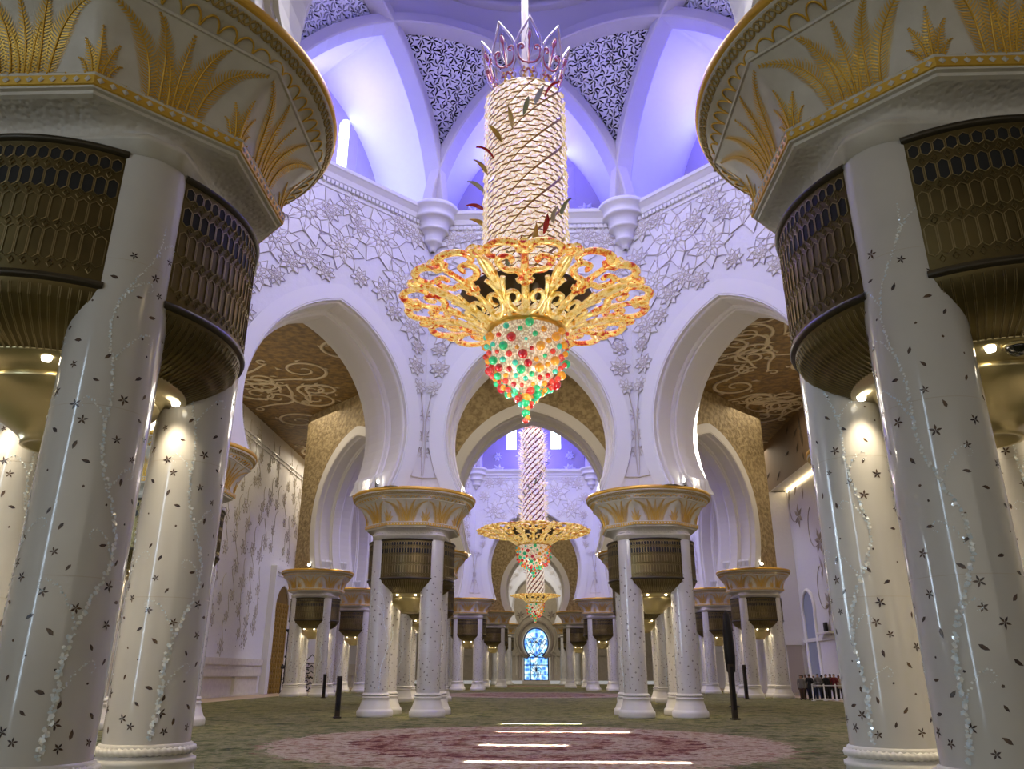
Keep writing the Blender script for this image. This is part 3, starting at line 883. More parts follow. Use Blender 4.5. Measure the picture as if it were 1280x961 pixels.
green = ramp(cm, [(.36, (.022,.032,.010)), (.45, (.085,.092,.03)), (.52, (.27,.24,.13)), (.58, (.06,.075,.022)), (.68, (.16,.145,.065))], n2.outputs['Fac']).outputs['Color']
green2 = ramp(cm, [(.40, (.03,.045,.012)), (.47, (.13,.135,.045)), (.53, (.30,.26,.13)), (.58, (.09,.10,.03)), (.66, (.26,.20,.11))], n1.outputs['Fac']).outputs['Color']
green = mixc(n3.outputs['Distance'], green, green2)
pink = ramp(cm, [(.36, (.13,.05,.03)), (.44, (.28,.19,.12)), (.52, (.48,.40,.29)), (.59, (.26,.12,.08)), (.68, (.34,.25,.15))], n2.outputs['Fac']).outputs['Color']
red = ramp(cm, [(.38, (.07,.012,.010)), (.47, (.18,.06,.04)), (.54, (.42,.29,.20)), (.61, (.11,.025,.02))], n2.outputs['Fac']).outputs['Color']
d = None
for cy_, sc_ in ((O1.cy, 1.0), (O2.cy, 1.35), (O3.cy, 1.0)):
    yy = per_bay(cy_); dd = math_('DIVIDE', math_('SQRT', math_('ADD', math_('MULTIPLY', sx.outputs[0], sx.outputs[0]), math_('MULTIPLY', yy, yy))), sc_)
    d = dd if d is None else math_('MINIMUM', d, dd)
dn = math_('ADD', d, math_('MULTIPLY', math_('SUBTRACT', n2.outputs['Fac'], .5), 3.4))
med = math_('LESS_THAN', dn, 6.9)
ringf = math_('LESS_THAN', math_('ABSOLUTE', math_('SUBTRACT', dn, 4.0)), .65)
ring2 = math_('LESS_THAN', math_('ABSOLUTE', math_('SUBTRACT', dn, 2.0)), .35)
inner = mixc(math_('MAXIMUM', ringf, ring2), pink, red)
L(cm, mixc(med, green, inner), bsdf(cm).inputs['Base Color'])
bump(cm, n2.outputs['Fac'], .4, .03)
mb = MB(); mb.box((0, 66, -.01), (2*20.6, 158, .02), 0)
cp = mb.build('carpet', cm); tag(cp, 'olive green patterned carpet with pink and red medallions covering the prayer hall floor', 'carpet')

# side walls --------------------------------------------------------------
def wall_x(sg, name):
    mb = MB()
    mb.box((sg*(XW+.25), (YA+YB)/2, 12.2), (.5, YB-YA, 24.5), 0)
    return mb
wl = wall_x(-1, 'wall_left')
def fl(x, z, o): return (-XW+o, x, z)
r = random.Random(12)
def outline_flower(mb, f, cx, cz, s, rot, m, lr):
    for q in range(6):
        a = rot+2*PI*q/6
        loc = [(.12, 0), (.5, -.26), (1, 0), (.5, .26), (.12, 0)]
        mb.tube([f(cx+s*(p[0]*math.cos(a)-p[1]*math.sin(a)), cz+s*(p[0]*math.sin(a)+p[1]*math.cos(a)), .015) for p in loc], lr, 4, m, True, cap=False)
for iy in range(18):
    y0 = 40+iy*2.35
    for iz in range(9):
        z = 4.2+iz*2.0+(iy % 2)*1.0
        if 72.2 < y0 < 81.5 and z < 11.5: continue
        y = y0+r.uniform(-.9, .9); z += r.uniform(-.6, .6)
        outline_flower(wl, fl, y, z, r.uniform(.45, .8), r.uniform(0, 1), 1, .028)
        pts = bez((y, z), (y+.9, z+.3), (y-.5, z+1.4), (y+r.uniform(-1, 1), z+2.0), 10)
        wl.tube([fl(p[0], p[1], .012) for p in pts], .03, 4, 1)
        for q in range(9):
            a = r.uniform(0, 6.28); d_ = r.uniform(.3, 1.1); k = r.uniform(.03, .07)
            cx, cz = y+d_*math.cos(a), z+d_*math.sin(a)
            wl.add([fl(cx-k, cz, .012), fl(cx, cz-k*1.4, .012), fl(cx+k, cz, .012), fl(cx, cz+k*1.4, .012)], [(0, 1, 2, 3)], 2 if q < 5 else 3)
wl.box((-XW+.06, 60, 21.2), (.14, 156, .16), 0); wl.box((-XW+.06, 60, 20.8), (.1, 156, .08), 0)
wlo = wl.build('wall_left', [M['wall'], M['vine'], M['pearl'], M['flower']]); wlo['kind'] = 'structure'
mb = MB()
for (ya, yb) in ((YA, 72.6), (81.2, YB)):
    mb.box((-XW+.18, (ya+yb)/2, 2.6), (.36, yb-ya, .5), 0); mb.box((-XW+.12, (ya+yb)/2, 2.2), (.26, yb-ya, .4), 0); mb.box((-XW+.15, (ya+yb)/2, 1.75), (.3, yb-ya, .55), 0)
    y = ya+.4
    while y < yb-1:
        w_ = min(7.0, yb-y-.2); mb.box((-XW+.15, y+.2, .75), (.3, .4, 1.5), 0); mb.box((-XW+.04, y+w_/2, .75), (.06, w_, 1.4), 0); y += w_
    mb.box((-XW+.18, (ya+yb)/2, .06), (.36, yb-ya, .14), 0)
bo = mb.build('baseboard_left', M['cream']); bo['kind'] = 'structure'

# gilded portal on the left wall
def horseshoe(w, z0, zt, n=16):
    """outline of a tall pointed horseshoe opening, bottom left -> bottom right"""
    zc = zt-w*1.15; rr = w*1.08; e = rr-w
    R = [(w*.93, z0), (w*.93, zc-w*.45)]+[(-e+rr*math.cos(a), zc+rr*math.sin(a)) for a in [-.35+(math.acos(e/rr)+.35)*i/n for i in range(n+1)]]
    return [(-p[0], p[1]) for p in R]+[p for p in reversed(R[:-1])]
dr = empty('door_1', (-XW, 76.9, 0)); dr['kind'] = 'structure'
mb = MB()
def rect_frame(mb, w, h, t, d, x, m=0):
    mb.box((x+d/2, -w, h/2+t/4), (d, t, h+t/2), m); mb.box((x+d/2, w, h/2+t/4), (d, t, h+t/2), m); mb.box((x+d/2, 0, h), (d, 2*w-t, t), m)
rect_frame(mb, 3.5, 10.9, .5, .55, 0); rect_frame(mb, 3.1, 10.5, .3, .35, 0)
hs = horseshoe(2.15, 0, 9.8); bd = [(max(-3, min(3, p[0]*4)) if p[1] < 7 else p[0]*1.0, p[1]) for p in hs]
out = boundary([(p[0], max(p[1], .0)) for p in hs], 3.0, 10.4, 6.0)
rows = [[(.28, p[0], p[1]) for p in hs], [(.28, q[0], q[1]) for q in out]]; mb.grid(rows, 0, False)
rows = [[(.28, p[0], p[1]) for p in hs], [(.10, p[0], p[1]) for p in hs]]; mb.grid(rows, 0, False)
mb.build('door_frame', M['white'], dr)
mb = MB(); cen = (.10, 0, 4)
mb.add([(.12, p[0], p[1]) for p in hs], [tuple(range(len(hs)))], 0)
for i in range(-14, 15):                          # diagonal gilded lattice
    for sg in (-1, 1):
        y0, z0_ = i*.45, 0
        pts = []
        for q in range(50):
            y = y0+sg*q*.2*.5; z = q*.2
            if abs(y) < 1.95 and z < 8.2: pts.append((.15, y, z))
        if len(pts) > 2: mb.tube([pts[0], pts[-1]], .05, 4, 1, False)
for s_ in (-1, 0, 1): mb.box((.17, s_*1.9, 4.0), (.1, .16, 8.0), 1)
mb.build('door_leaf', [mat('door_gold_panel', (.20,.12,.03), .5, .3), mat('door_gold_lattice', (.46,.30,.07), .4, .5)], dr)

# right wall, bulkhead, niche, relief flowers
wr = wall_x(1, 'wall_right')
def fr_(x, z, o): return (XW-o, x, z)
r = random.Random(31)
def big_star(mb, f, cx, cz, s, rot, m):
    for q in range(6):
        a = rot+2*PI*q/6; ca, sa = math.cos(a), math.sin(a)
        loc = [(.0, 0, .04), (.45, -.2, .02), (1, 0, .02), (.45, .2, .02), (.5, 0, .14)]
        mb.add([f(cx+s*(p[0]*ca-p[1]*sa), cz+s*(p[0]*sa+p[1]*ca), p[2]) for p in loc], [(0, 1, 4), (1, 2, 4), (2, 3, 4), (3, 0, 4)], m)
def big_leaf(mb, f, cx, cz, s, a, m):
    ca, sa = math.cos(a), math.sin(a)
    loc = [(-1, 0, .02), (-.2, -.3, .02), (1, .1, .02), (-.2, .3, .02), (-.1, 0, .1)]
    mb.add([f(cx+s*(p[0]*ca-p[1]*sa), cz+s*(p[0]*sa+p[1]*ca), p[2]) for p in loc], [(0, 1, 4), (1, 2, 4), (2, 3, 4), (3, 0, 4)], m)
for (y, z, s) in ((58, 8.2, 1.3), (61.5, 12.4, 1.15), (67.8, 12.4, 1.2), (67.4, 7.2, 1.25), (72.3, 15.4, 1.15), (57, 15.6, 1.1), (53, 11, 1.2)):
    big_star(wr, fr_, y, z, s, .5+y, 1)
    for q in range(3): big_leaf(wr, fr_, y+r.uniform(-2, 2), z+r.choice((-1, 1))*r.uniform(1.6, 2.6), .75, r.uniform(.8, 2.3), 1)
    wr.tube([fr_(p[0], p[1], .03) for p in bez((y, z), (y+2.5, z-1.5), (y+3, z+2.5), (y+1.2, z+3.2), 16)], .035, 4, 1)
wr.box((XW-.06, 60, 4.55), (.14, 156, .3), 0)
wro = wr.build('wall_right', [M['wall'], M['flowerw']]); wro['kind'] = 'structure'
mb = MB()
mb.box((23.7, 60, 20.75), (1.4, 156, 4.7), 0)
def fb(x, z, o): return (23.0-o, x, z)
for i in range(70):
    big_leaf(mb, fb, r.uniform(45, 110), r.uniform(18.9, 22.6), r.uniform(.4, .8), r.uniform(0, 6.28), 1)
mb.box((23.7, 60, 18.37), (1.42, 156, .06), 2)
bk = mb.build('trim_bulkhead', [M['brown'], M['leafd'], M['cream']]); bk['kind'] = 'structure'
cl = mat('cove_light', (1,.9,.7), .4, emit=(1,.78,.45), es=7.0)
mb = MB(); mb.box((XW-.08, 37, 18.2), (.1, 75.5, .10), 0); cvo = mb.build('cove_lamp', cl); tag(cvo, 'warm strip lamp glowing under the brown bulkhead along the right wall', 'lamp')
# projecting block closing the right aisle view, with a dark doorway
mb = MB(); mb.box((23.5, 79, 9.1), (2.4, 8, 18.2), 0); mb.box((22.25, 77.6, 4.9), (.15, 4, .35), 0); mb.box((22.28, 77.2, 1.9), (.1, 1.8, 3.8), 1); mb.box((23.4, 74.93, 2.2), (1.3, .15, 4.0), 1); mb.box((23.4, 74.9, 4.4), (2.0, .25, .4), 0)
pb = mb.build('wall_right_return', [M['wall'], M['taupe']]); pb['kind'] = 'structure'
# arched blue niche on the right wall
dn_ = empty('door_2', (XW, 72.6, 0)); dn_['kind'] = 'structure'
mb = MB(); hs = horseshoe(1.55, 0, 8.9)
mb.add([(-.03, p[0], p[1]) for p in hs], [tuple(range(len(hs)))], 0); mb.build('door_leaf', mat('blue_grey_door', (.28,.32,.42), .4), dn_)
mb = MB(); mb.tube([(-.06, p[0], p[1]) for p in hs], .16, 6, 0); mb.build('door_frame', M['white'], dn_)
mb = MB(); mb.box((XW-.3, 68.4, 4.95), (.6, 3.2, .16), 0); mb.box((XW-.25, 68.4, 5.4), (.2, .5, .75), 1); so = mb.build('shelf_bracket', [M['white'], M['iron']]); tag(so, 'white wall shelf with a dark lantern below the lowest star flower', 'shelf')

# end wall with the stained-glass window
mb = MB(); YE = 150.5
win = []
def onion(s=1.0, lift=0):
    """round lobed head joined to a rectangular foot"""
    cz, rr = 7.05, 2.28*s
    a0 = math.radians(-62)
    R = [(2.25*s, .55), (2.25*s, 4.4), (1.95*s, 4.75)]+[(rr*math.cos(a0+(PI/2-a0)*i/18), cz+rr*1.12*math.sin(a0+(PI/2-a0)*i/18)) for i in range(19)]
    return [(-p[0], p[1]) for p in R]+[p for p in reversed(R[:-1])]
op = onion(1.08); outb = boundary(op, 25, 24, 6.0)
rows = [[(p[0], YE, p[1]) for p in op], [(p[0]*1.0, YE, p[1]) for p in outb]]; mb.grid(rows, 0, False)
rows = [[(p[0], YE, p[1]) for p in op], [(p[0], YE+.8, p[1]) for p in op]]; mb.grid(rows, 0, False)
mb.box((0, YE+.4, .25), (5, .8, .6), 0)
arch2 = onion(1.32); mb.tube([(p[0], YE-.02, p[1]+.45) for p in arch2], .28, 6, 1, True)
arch3 = onion(1.62); mb.tube([(p[0], YE-.02, p[1]+.9) for p in arch3], .16, 6, 0, True)
fe = lambda x, z, o: (x, YE-o, z)
for sx_ in (-1, 1): big_star(mb, fe, sx_*2.85, 12.0, .85, .3, 1)
ew = mb.build('wall_end', [M['cream'], M['taupe']]); ew['kind'] = 'structure'
sg_m = mat('stained_glass', (.3,.5,.9), .3, emit=(.4,.65,1), es=.95)
vz = N(sg_m, 'ShaderNodeTexVoronoi', Scale=1.5); L(sg_m, objco(sg_m), vz.inputs['Vector'])
rc = ramp(sg_m, [(.0, (.01,.04,.55)), (.25, (.03,.20,.95)), (.5, (.25,.65,1)), (.8, (.85,.97,1))], vz.outputs['Distance']); L(sg_m, rc.outputs['Color'], bsdf(sg_m).inputs['Emission Color'])
wi = empty('window_1', (0, YE+.6, 0)); wi['kind'] = 'structure'
mb = MB(); z_ = 4.55
mb.add([(p[0], 0, p[1]) for p in onion(1.0)], [tuple(range(len(op)))], 0); mb.build('stained_glass', sg_m, wi)
lead = mat('window_tracery', (.05,.06,.16), .5)
mb = MB()
def bar(pts, w): mb.tube([(p[0], -.06, p[1]) for p in pts], w*1.35, 4, 0, False)
for x in (-2.2, -1.05, 1.05, 2.2): bar([(x, .6), (x, 4.6)], .09)
for z in (.62, 1.55, 3.2, 4.55): bar([(-2.2, z), (2.2, z)], .07)
for q in range(12):
    a = q*PI/6; bar(bez((0, 2.4), (.5*math.cos(a+.6), 2.4+.8*math.sin(a+.6)), (.9*math.cos(a+.3), 2.4+1.3*math.sin(a+.3)), (.85*math.cos(a), 2.4+1.5*math.sin(a)), 8), .05)
for q in range(5):
    x = -1.6+.8*q; bar(bez((x*.25, 4.6), (x*.2, 5.4), (x*1.1, 6.2), (x*1.15, 7.6), 12), .05)
    bar(spiral(x*1.0, 7.3, .65, .12, PI, PI+(7 if x > 0 else -7), 22), .045)
for q in range(8): a = q*PI/4; bar([(0, 7.2), (1.4*math.cos(a), 7.2+1.6*math.sin(a))], .035)
bar([(p[0]*.98, p[1]) for p in onion(1.0)], .09); bar([(-2.2, 4.7), (-1.0, 5.3), (0, 4.6), (1.0, 5.3), (2.2, 4.7)], .10)
mb.build('window_tracery', lead, wi)
mb = MB(); mb.box((0, 0, .35), (4.9, .4, .45), 0); mb.build('window_sill', M['golddull'], wi)

# wall behind the photographer; unseen glowing window added to streak the columns
mb = MB(); mb.box((0, YA-.2, 12), (50, .4, 24.6), 0); rw = mb.build('wall_rear', M['cream']); rw['kind'] = 'structure'
rg2 = mat('left_streak_glow', (.7,.85,1), .2, emit=(.66,.83,1), es=24)
rg = mat('rear_streak_glow', (.7,.85,1), .2, emit=(.62,.80,1), es=9)
for x in (-19.2,):
    mb = MB(); hs = horseshoe(1.1, .6, 15.5); mb.add([(x+p[0], YA+.03, p[1]) for p in hs], [tuple(range(len(hs)))], 0)
    for z in (3, 5.5, 8): mb.box((x, YA+.06, z), (2, .06, .12), 1)
    for q in (-.5, .5): mb.box((x+q, YA+.06, 5), (.10, .06, 9), 1)
    o = mb.build('added_window_rear', [rg, M['white']]); o['kind'] = 'structure'

for y in (11.6, 13.6, 15.6):  # unseen left windows, added so their glow reflects as column streaks
    mb = MB(); hs = horseshoe(.46, 3.5, 11); mb.add([(-XW+.03, y+p[0], p[1]) for p in hs], [tuple(range(len(hs)))], 0); mb.tube([(-XW+.05, y+p[0], p[1]) for p in hs], .1, 5, 1)
    o = mb.build('added_window_left', [rg2, M['white']]); o['kind'] = 'structure'
# ------------------------------------------------------------------ chandeliers
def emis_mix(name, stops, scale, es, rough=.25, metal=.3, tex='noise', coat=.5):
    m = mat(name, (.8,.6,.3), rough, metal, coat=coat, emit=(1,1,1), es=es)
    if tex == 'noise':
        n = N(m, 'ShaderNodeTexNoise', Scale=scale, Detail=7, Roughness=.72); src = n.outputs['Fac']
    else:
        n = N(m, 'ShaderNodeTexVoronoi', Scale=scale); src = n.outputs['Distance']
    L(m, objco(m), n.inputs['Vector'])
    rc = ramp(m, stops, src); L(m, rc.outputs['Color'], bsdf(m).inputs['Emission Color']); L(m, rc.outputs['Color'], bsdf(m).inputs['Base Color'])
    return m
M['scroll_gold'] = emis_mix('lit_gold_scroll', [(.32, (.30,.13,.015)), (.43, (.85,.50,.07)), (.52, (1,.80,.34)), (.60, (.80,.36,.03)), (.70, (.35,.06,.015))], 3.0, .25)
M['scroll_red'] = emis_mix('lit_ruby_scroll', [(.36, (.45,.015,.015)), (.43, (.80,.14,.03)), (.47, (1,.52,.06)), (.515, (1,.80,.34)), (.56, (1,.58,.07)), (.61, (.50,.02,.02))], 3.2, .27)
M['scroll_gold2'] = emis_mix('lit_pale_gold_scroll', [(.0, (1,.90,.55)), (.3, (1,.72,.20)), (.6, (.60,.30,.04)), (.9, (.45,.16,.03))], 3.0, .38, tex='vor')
M['crystal'] = emis_mix('lit_crystal_plate', [(.0, (1,.93,.74)), (.35, (1,.86,.58)), (.6, (.80,.62,.34)), (.9, (.55,.40,.18))], 11.0, .46, .2, .0, tex='vor')
M['crystal_w'] = emis_mix('lit_white_crystal_plate', [(.0, (1,.96,.92)), (.4, (1,.90,.80)), (.8, (.75,.55,.45))], 7.0, .28, .2, .0, tex='vor')
M['goldseam'] = mat('dark_gold_seam', (.22,.12,.03), .35, .6)
M['redseam'] = mat('dark_red_seam', (.16,.03,.02), .35, .4)
M['crys_net'] = emis_mix('crystal_bead_net', [(.0, (1,.95,.85)), (.3, (.85,.72,.52)), (.7, (.45,.33,.2))], 14.0, .42, .2, .0, tex='vor')
def glass(name, c): return mat(name, c, .06, 0, spec=.8, coat=1.0, emit=c, es=.16)
M['b_red'] = glass('ruby_glass', (.50,.004,.008)); M['b_green'] = glass('emerald_glass', (.01,.50,.18)); M['b_amber'] = glass('amber_glass', (.80,.33,.02))
M['b_orange'] = glass('orange_red_glass', (.75,.05,.03)); M['b_teal'] = glass('turquoise_glass', (.04,.62,.42))
M['petal'] = mat('crown_crystal', (.55,.45,.38), .2, .3, coat=.5)
M['petal_red'] = mat('crown_rose_scroll', (.50,.13,.14), .25, .2, coat=.5)
M['rod'] = mat('cream_rod', (.72,.66,.50), .4)
LEAFC = [mat('ruby_leaf', (.40,.01,.015), .2, coat=.6), mat('green_leaf', (.22,.28,.14), .3, coat=.5), mat('gold_leaf_blade', (.55,.38,.08), .3, .3), mat('pale_leaf', (.40,.42,.32), .3)]

def chandelier(cy, zc, zr, Rb, rc, rs, zt, zbot, label, seams, plate, nturn, hi=True, spikes=False, ceil=40):
    """zc collar height, zr rim height, Rb bowl radius, rc collar radius, rs shaft radius, zt top of shaft, zbot tip of the beads"""
    root = empty('chandelier', (0, cy, 0)); tag(root, label, 'chandelier'); r = random.Random(int(cy))
    # rod
    mb = MB(); mb.lathe([(.13, zt-1), (.13, ceil)], 12); mb.lathe([(.2, zt+.3), (.24, zt+.4), (.2, zt+.5)], 12); mb.build('rod', M['rod'], root)
    # bowl of scrolls -------------------------------------------------
    def BP(a, q, off=0.0):
        rad = rc+(Rb-rc)*q; z = zc+(zr-zc)*(1-(1-min(1, q))**2.1)-.06*max(0, q-.7)
        return (rad*math.cos(a), rad*math.sin(a), z+off)
    mb = MB(); ns = 8; da = PI/ns
    def sc(pts, w, m, k, mir):
        """pts in (u,q): u -1..1 over one sector"""
        P3 = [BP(k*2*da+PI/2*3+(p[0]*mir)*da, p[1]) for p in pts]
        n_ = len(P3); ww = [w(i/(n_-1)) if callable(w) else w for i in range(n_)]
        mb.tube(P3, ww, 6 if hi else 5, m, True, up=(0, 0, 1), flat=.7)
    B = Rb/3.95
    def swirl(u, q, R, a0, a1, asp): return [(u+p[0]*asp, q+p[1]) for p in spiral(0, 0, R, R*.22, a0, a1, 20 if hi else 12)]
    W_ = 1.42*B
    for k in range(ns):
        for mir in (-1, 1):
            # volute at the collar
            sc([(.05, 0.0), (.22, .01), (.38, .035)]+swirl(.50, .19, .135, -PI/2, PI*1.55, 3.3), lambda t: (.085-.035*t)*W_, 0, k, mir)
            # long scroll rising from the middle stem
            sc(bez((.03, .36), (.08, .48), (.20, .54), (.34, .53), 7)+swirl(.42, .67, .14, -PI/2, PI*1.2, 2.3), lambda t: (.10-.03*t)*W_, 1, k, mir)
            # rim arc curling in from the palmette
            sc(bez((.08, .86), (.12, 1.02), (.40, 1.05), (.62, .99), 10)+bez((.62, .99), (.86, .92), (.84, .76), (.66, .76), 8)[1:], lambda t: (.125-.05*t)*W_, 1, k, mir)
            # sector-edge stem and paired long leaf
            sc(bez((1, .0), (.98, .15), (.90, .34), (.70, .46), 8), lambda t: (.08-.02*t)*W_, 0, k, mir)
            sc(bez((.99, .30), (.93, .5), (.93, .7), (.985, .84), 8), lambda t: (.045+.06*math.sin(PI*t))*W_, 0, k, mir)
            sc([(.99, .84), (.93, .91), (.86, .97)], lambda t: (.06+.09*math.sin(PI*min(1, t*.8+.1)))*W_, 1, k, mir)
            sc([(.12, .43), (.17, .40), (.20, .36)], lambda t: (.05+.06*math.sin(PI*t))*W_, 1, k, mir)
        sc([(0, .0), (0, .2), (0, .34)], lambda t: (.10-.02*t)*W_, 0, k, 1)
        sc([(0, .34), (0, .55), (0, .84)], lambda t: (.10-.02*t)*W_, 1, k, 1)
        for (u, q) in ((0, 1.02), (-.10, .95), (.10, .95)):
            sc([(0, .82), (u*.7, .82+(q-.82)*.5), (u*1.2, q)], lambda t: (.06+.11*math.sin(PI*min(1, t*.8+.1)))*W_, 1, k, 1)
        sc([(1, .82), (1, .92), (1, 1.01)], lambda t: (.06+.11*math.sin(PI*min(1, t*.8+.1)))*W_, 1, k, 1)
    bo = mb.build('scroll_bowl', [M['scroll_gold'], M['scroll_red'] if hi else M['scroll_gold2']], root)
    mb = MB(); mb.lathe([(rc-.15, zc+.22), (rc+.25, zc+.36), (rc+(Rb-rc)*.32, zr+.0), (rc+(Rb-rc)*.36, zr+.10), (rc-.2, zr+.25)], 48); mb.build('inner_dish', M['bronze_dark'], bo)
    # collar
    mb = MB(); mb.lathe([(rc-.12, zc-.10), (rc+.02, zc-.12), (rc+.10, zc-.04), (rc+.08, zc+.06), (rc-.1, zc+.08)], 48); mb.build('collar', M['goldrim'], bo)
    # crystal shaft with spiralling plates ------------------------------
    mb = MB(); z0 = zc+.05
    mb.lathe([(rs-.05, z0), (rs-.05, zt-.2), (rs*.85, zt), (0, zt+.15)], 48, mat=1)
    nst = 8 if hi else 12; ph = .26 if hi else .5; H = zt-z0
    slope = nturn/H                              # turns per metre
    nrow = int(H/ph)
    cols = 3 if hi else 1
    for s in range(nst):
        for c in range(cols):
            for i in range(nrow+1):
                f0 = (s+(c+.0)/cols)/nst; f1 = (s+(c+1)/cols*1.0)/nst
                gap = .010 if c == cols-1 else .0
                zb = z0+i*ph+(ph/2 if c % 2 else 0)
                if zb+ph > zt: continue
                step = .05+.05*(cols-c)/cols             # plates overlap like shingles across the strip
                def Q(f, z, o):
                    a = 2*PI*(f+slope*(z-z0)); t = rs+o
                    if z > zt-.35: t *= 1-.25*((z-zt+.35)/.35)**2
                    return (t*math.cos(a), t*math.sin(a), z)
                fm = (f0+f1)/2; g = .008
                A_ = [Q(f0+.002, zb+.06, step), Q(fm, zb+g, step+.05), Q(f1-gap*(1 if hi else 2.4), zb+.06, step-.01), Q(f1-gap*(1 if hi else 2.4), zb+ph-g+.05, step-.05), Q(fm, zb+ph-g, step-.01), Q(f0+.002, zb+ph-g+.05, step-.04)]
                mb.add(A_, [(0, 1, 2, 3, 4, 5)], 0)
    sh = mb.build('crystal_shaft', [plate, seams], root)
    if spikes:                                   # bristling crystal rods of the middle chandelier
        mb = MB()
        for i in range(900):
            z = r.uniform(z0, zt-.2); a = r.uniform(0, 2*PI); d_ = .42
            mb.tube([(rs*math.cos(a), rs*math.sin(a), z), ((rs+d_)*math.cos(a), (rs+d_)*math.sin(a), z+.18)], [.035, .01], 3, 0, False)
        o = mb.build('crystal_bristles', M['crystal'], sh); o['kind'] = 'stuff'
    # enamelled leaves standing off the shaft
    lm = {}
    def leafmesh(mi):
        if mi not in lm:
            b = MB(); n = 8
            rows = []
            for i in range(n+1):
                t = i/n; w_ = .085*math.sin(PI*t**.8)+.004; x = t*.72; zz = .18*math.sin(t*2.4)
                rows.append([(x, -w_, zz+.02), (x, 0, zz-.02), (x, w_, zz+.02)])
            b.grid(rows, 0, True); rows2 = [[(p[0], p[1], p[2]-.025) for p in q] for q in rows]; b.grid(rows2[::-1], 0, True)
            lm[mi] = b.build('leaf', LEAFC[mi], root)
            return lm[mi], True
        return lm[mi], False
    nl = 24 if hi else 14
    for i in range(nl):
        o, new = leafmesh(r.randrange(4))
        if not new: o = o.copy(); COL.objects.link(o); o.parent = root
        f = (i % 17)/17; z = z0+.9+(H-1.4)*f; a = 2*PI*(slope*(z-z0)*.9)+(i//17)*PI+.4
        o.location = ((rs+.05)*math.cos(a), (rs+.05)*math.sin(a), z); o.rotation_euler = (r.uniform(-.5, .5), -r.uniform(.1, .9), a+r.uniform(-.5, .5))
    # crown of ogee petals
    b = MB(); f = MB()
    out = [(0, 0), (.22, .12), (.30, .35), (.20, .55), (.34, .75), (.50, 1.05), (.50, 1.35), (.36, 1.75), (.14, 2.15), (0, 2.45)]
    pl = [(-p[0], p[1]) for p in out[1:-1]][::-1]
    b.tube([(0, p[0], p[1]) for p in out+pl[:]+[out[0]]], .05, 5, 0)
    b.tube([(0, 0, .7), (0, 0, 2.0)], [.05, .02], 5, 1)
    b.ball((0, 0, 1.75), .10, 6, 5, 1, (1, .7, 2))
    for sg in (-1, 1):
        b.tube([(0, sg*p[0], p[1]) for p in bez((.02, .75), (.34, .72), (.46, 1.05), (.38, 1.3), 8)+spiral(.27, 1.3, .12, .05, 0, 5, 10)], .04, 5, 1)
        b.tube([(0, sg*p[0], p[1]) for p in spiral(.16, .52, .13, .05, PI, PI+5, 12)], .04, 5, 1)
        b.tube([(0, sg*.03, .8), (0, sg*.16, 1.5), (0, sg*.06, 2.0)], .015, 4, 0)
        for q in range(4): b.ball((0, sg*(.10+.06*(q % 2)), .12+.14*q), .05, 6, 4, 2)
        b.tube([(0, sg*p[0], p[1]) for p in bez((0, .1), (.2, .25), (.18, .45), (0, .55), 8)], .025, 4, 2)
    pet = b.build('crown_petal', [M['petal'], M['petal_red'], M['goldrim']], root)
    np_ = 9 if hi else 8
    for i in range(np_):
        o = pet if i == 0 else pet.copy()
        if i: COL.objects.link(o); o.parent = root
        a = 2*PI*i/np_+.12-PI/2; q = rs*.72
        o.location = (q*math.cos(a), q*math.sin(a), zt-.1); o.rotation_euler = (0, .28, a); o.scale = (1, 1.0 if hi else .6, 1.0 if hi else .6)
    # net of crystal beads under the collar and the hanging glass balls
    hb = zc-zbot
    def BR(t): return (rc+.02)*(1-t**4*.78)
    mb = MB(); mb.lathe([(rc-.05, zc)]+[(BR(t)*.94, zc-.05-hb*.66*t) for t in [i/12 for i in range(13)]]+[(0, zc-hb*.69)], 40); mb.build('crystal_net', M['crys_net'], root)
    return root, BR, hb, rc

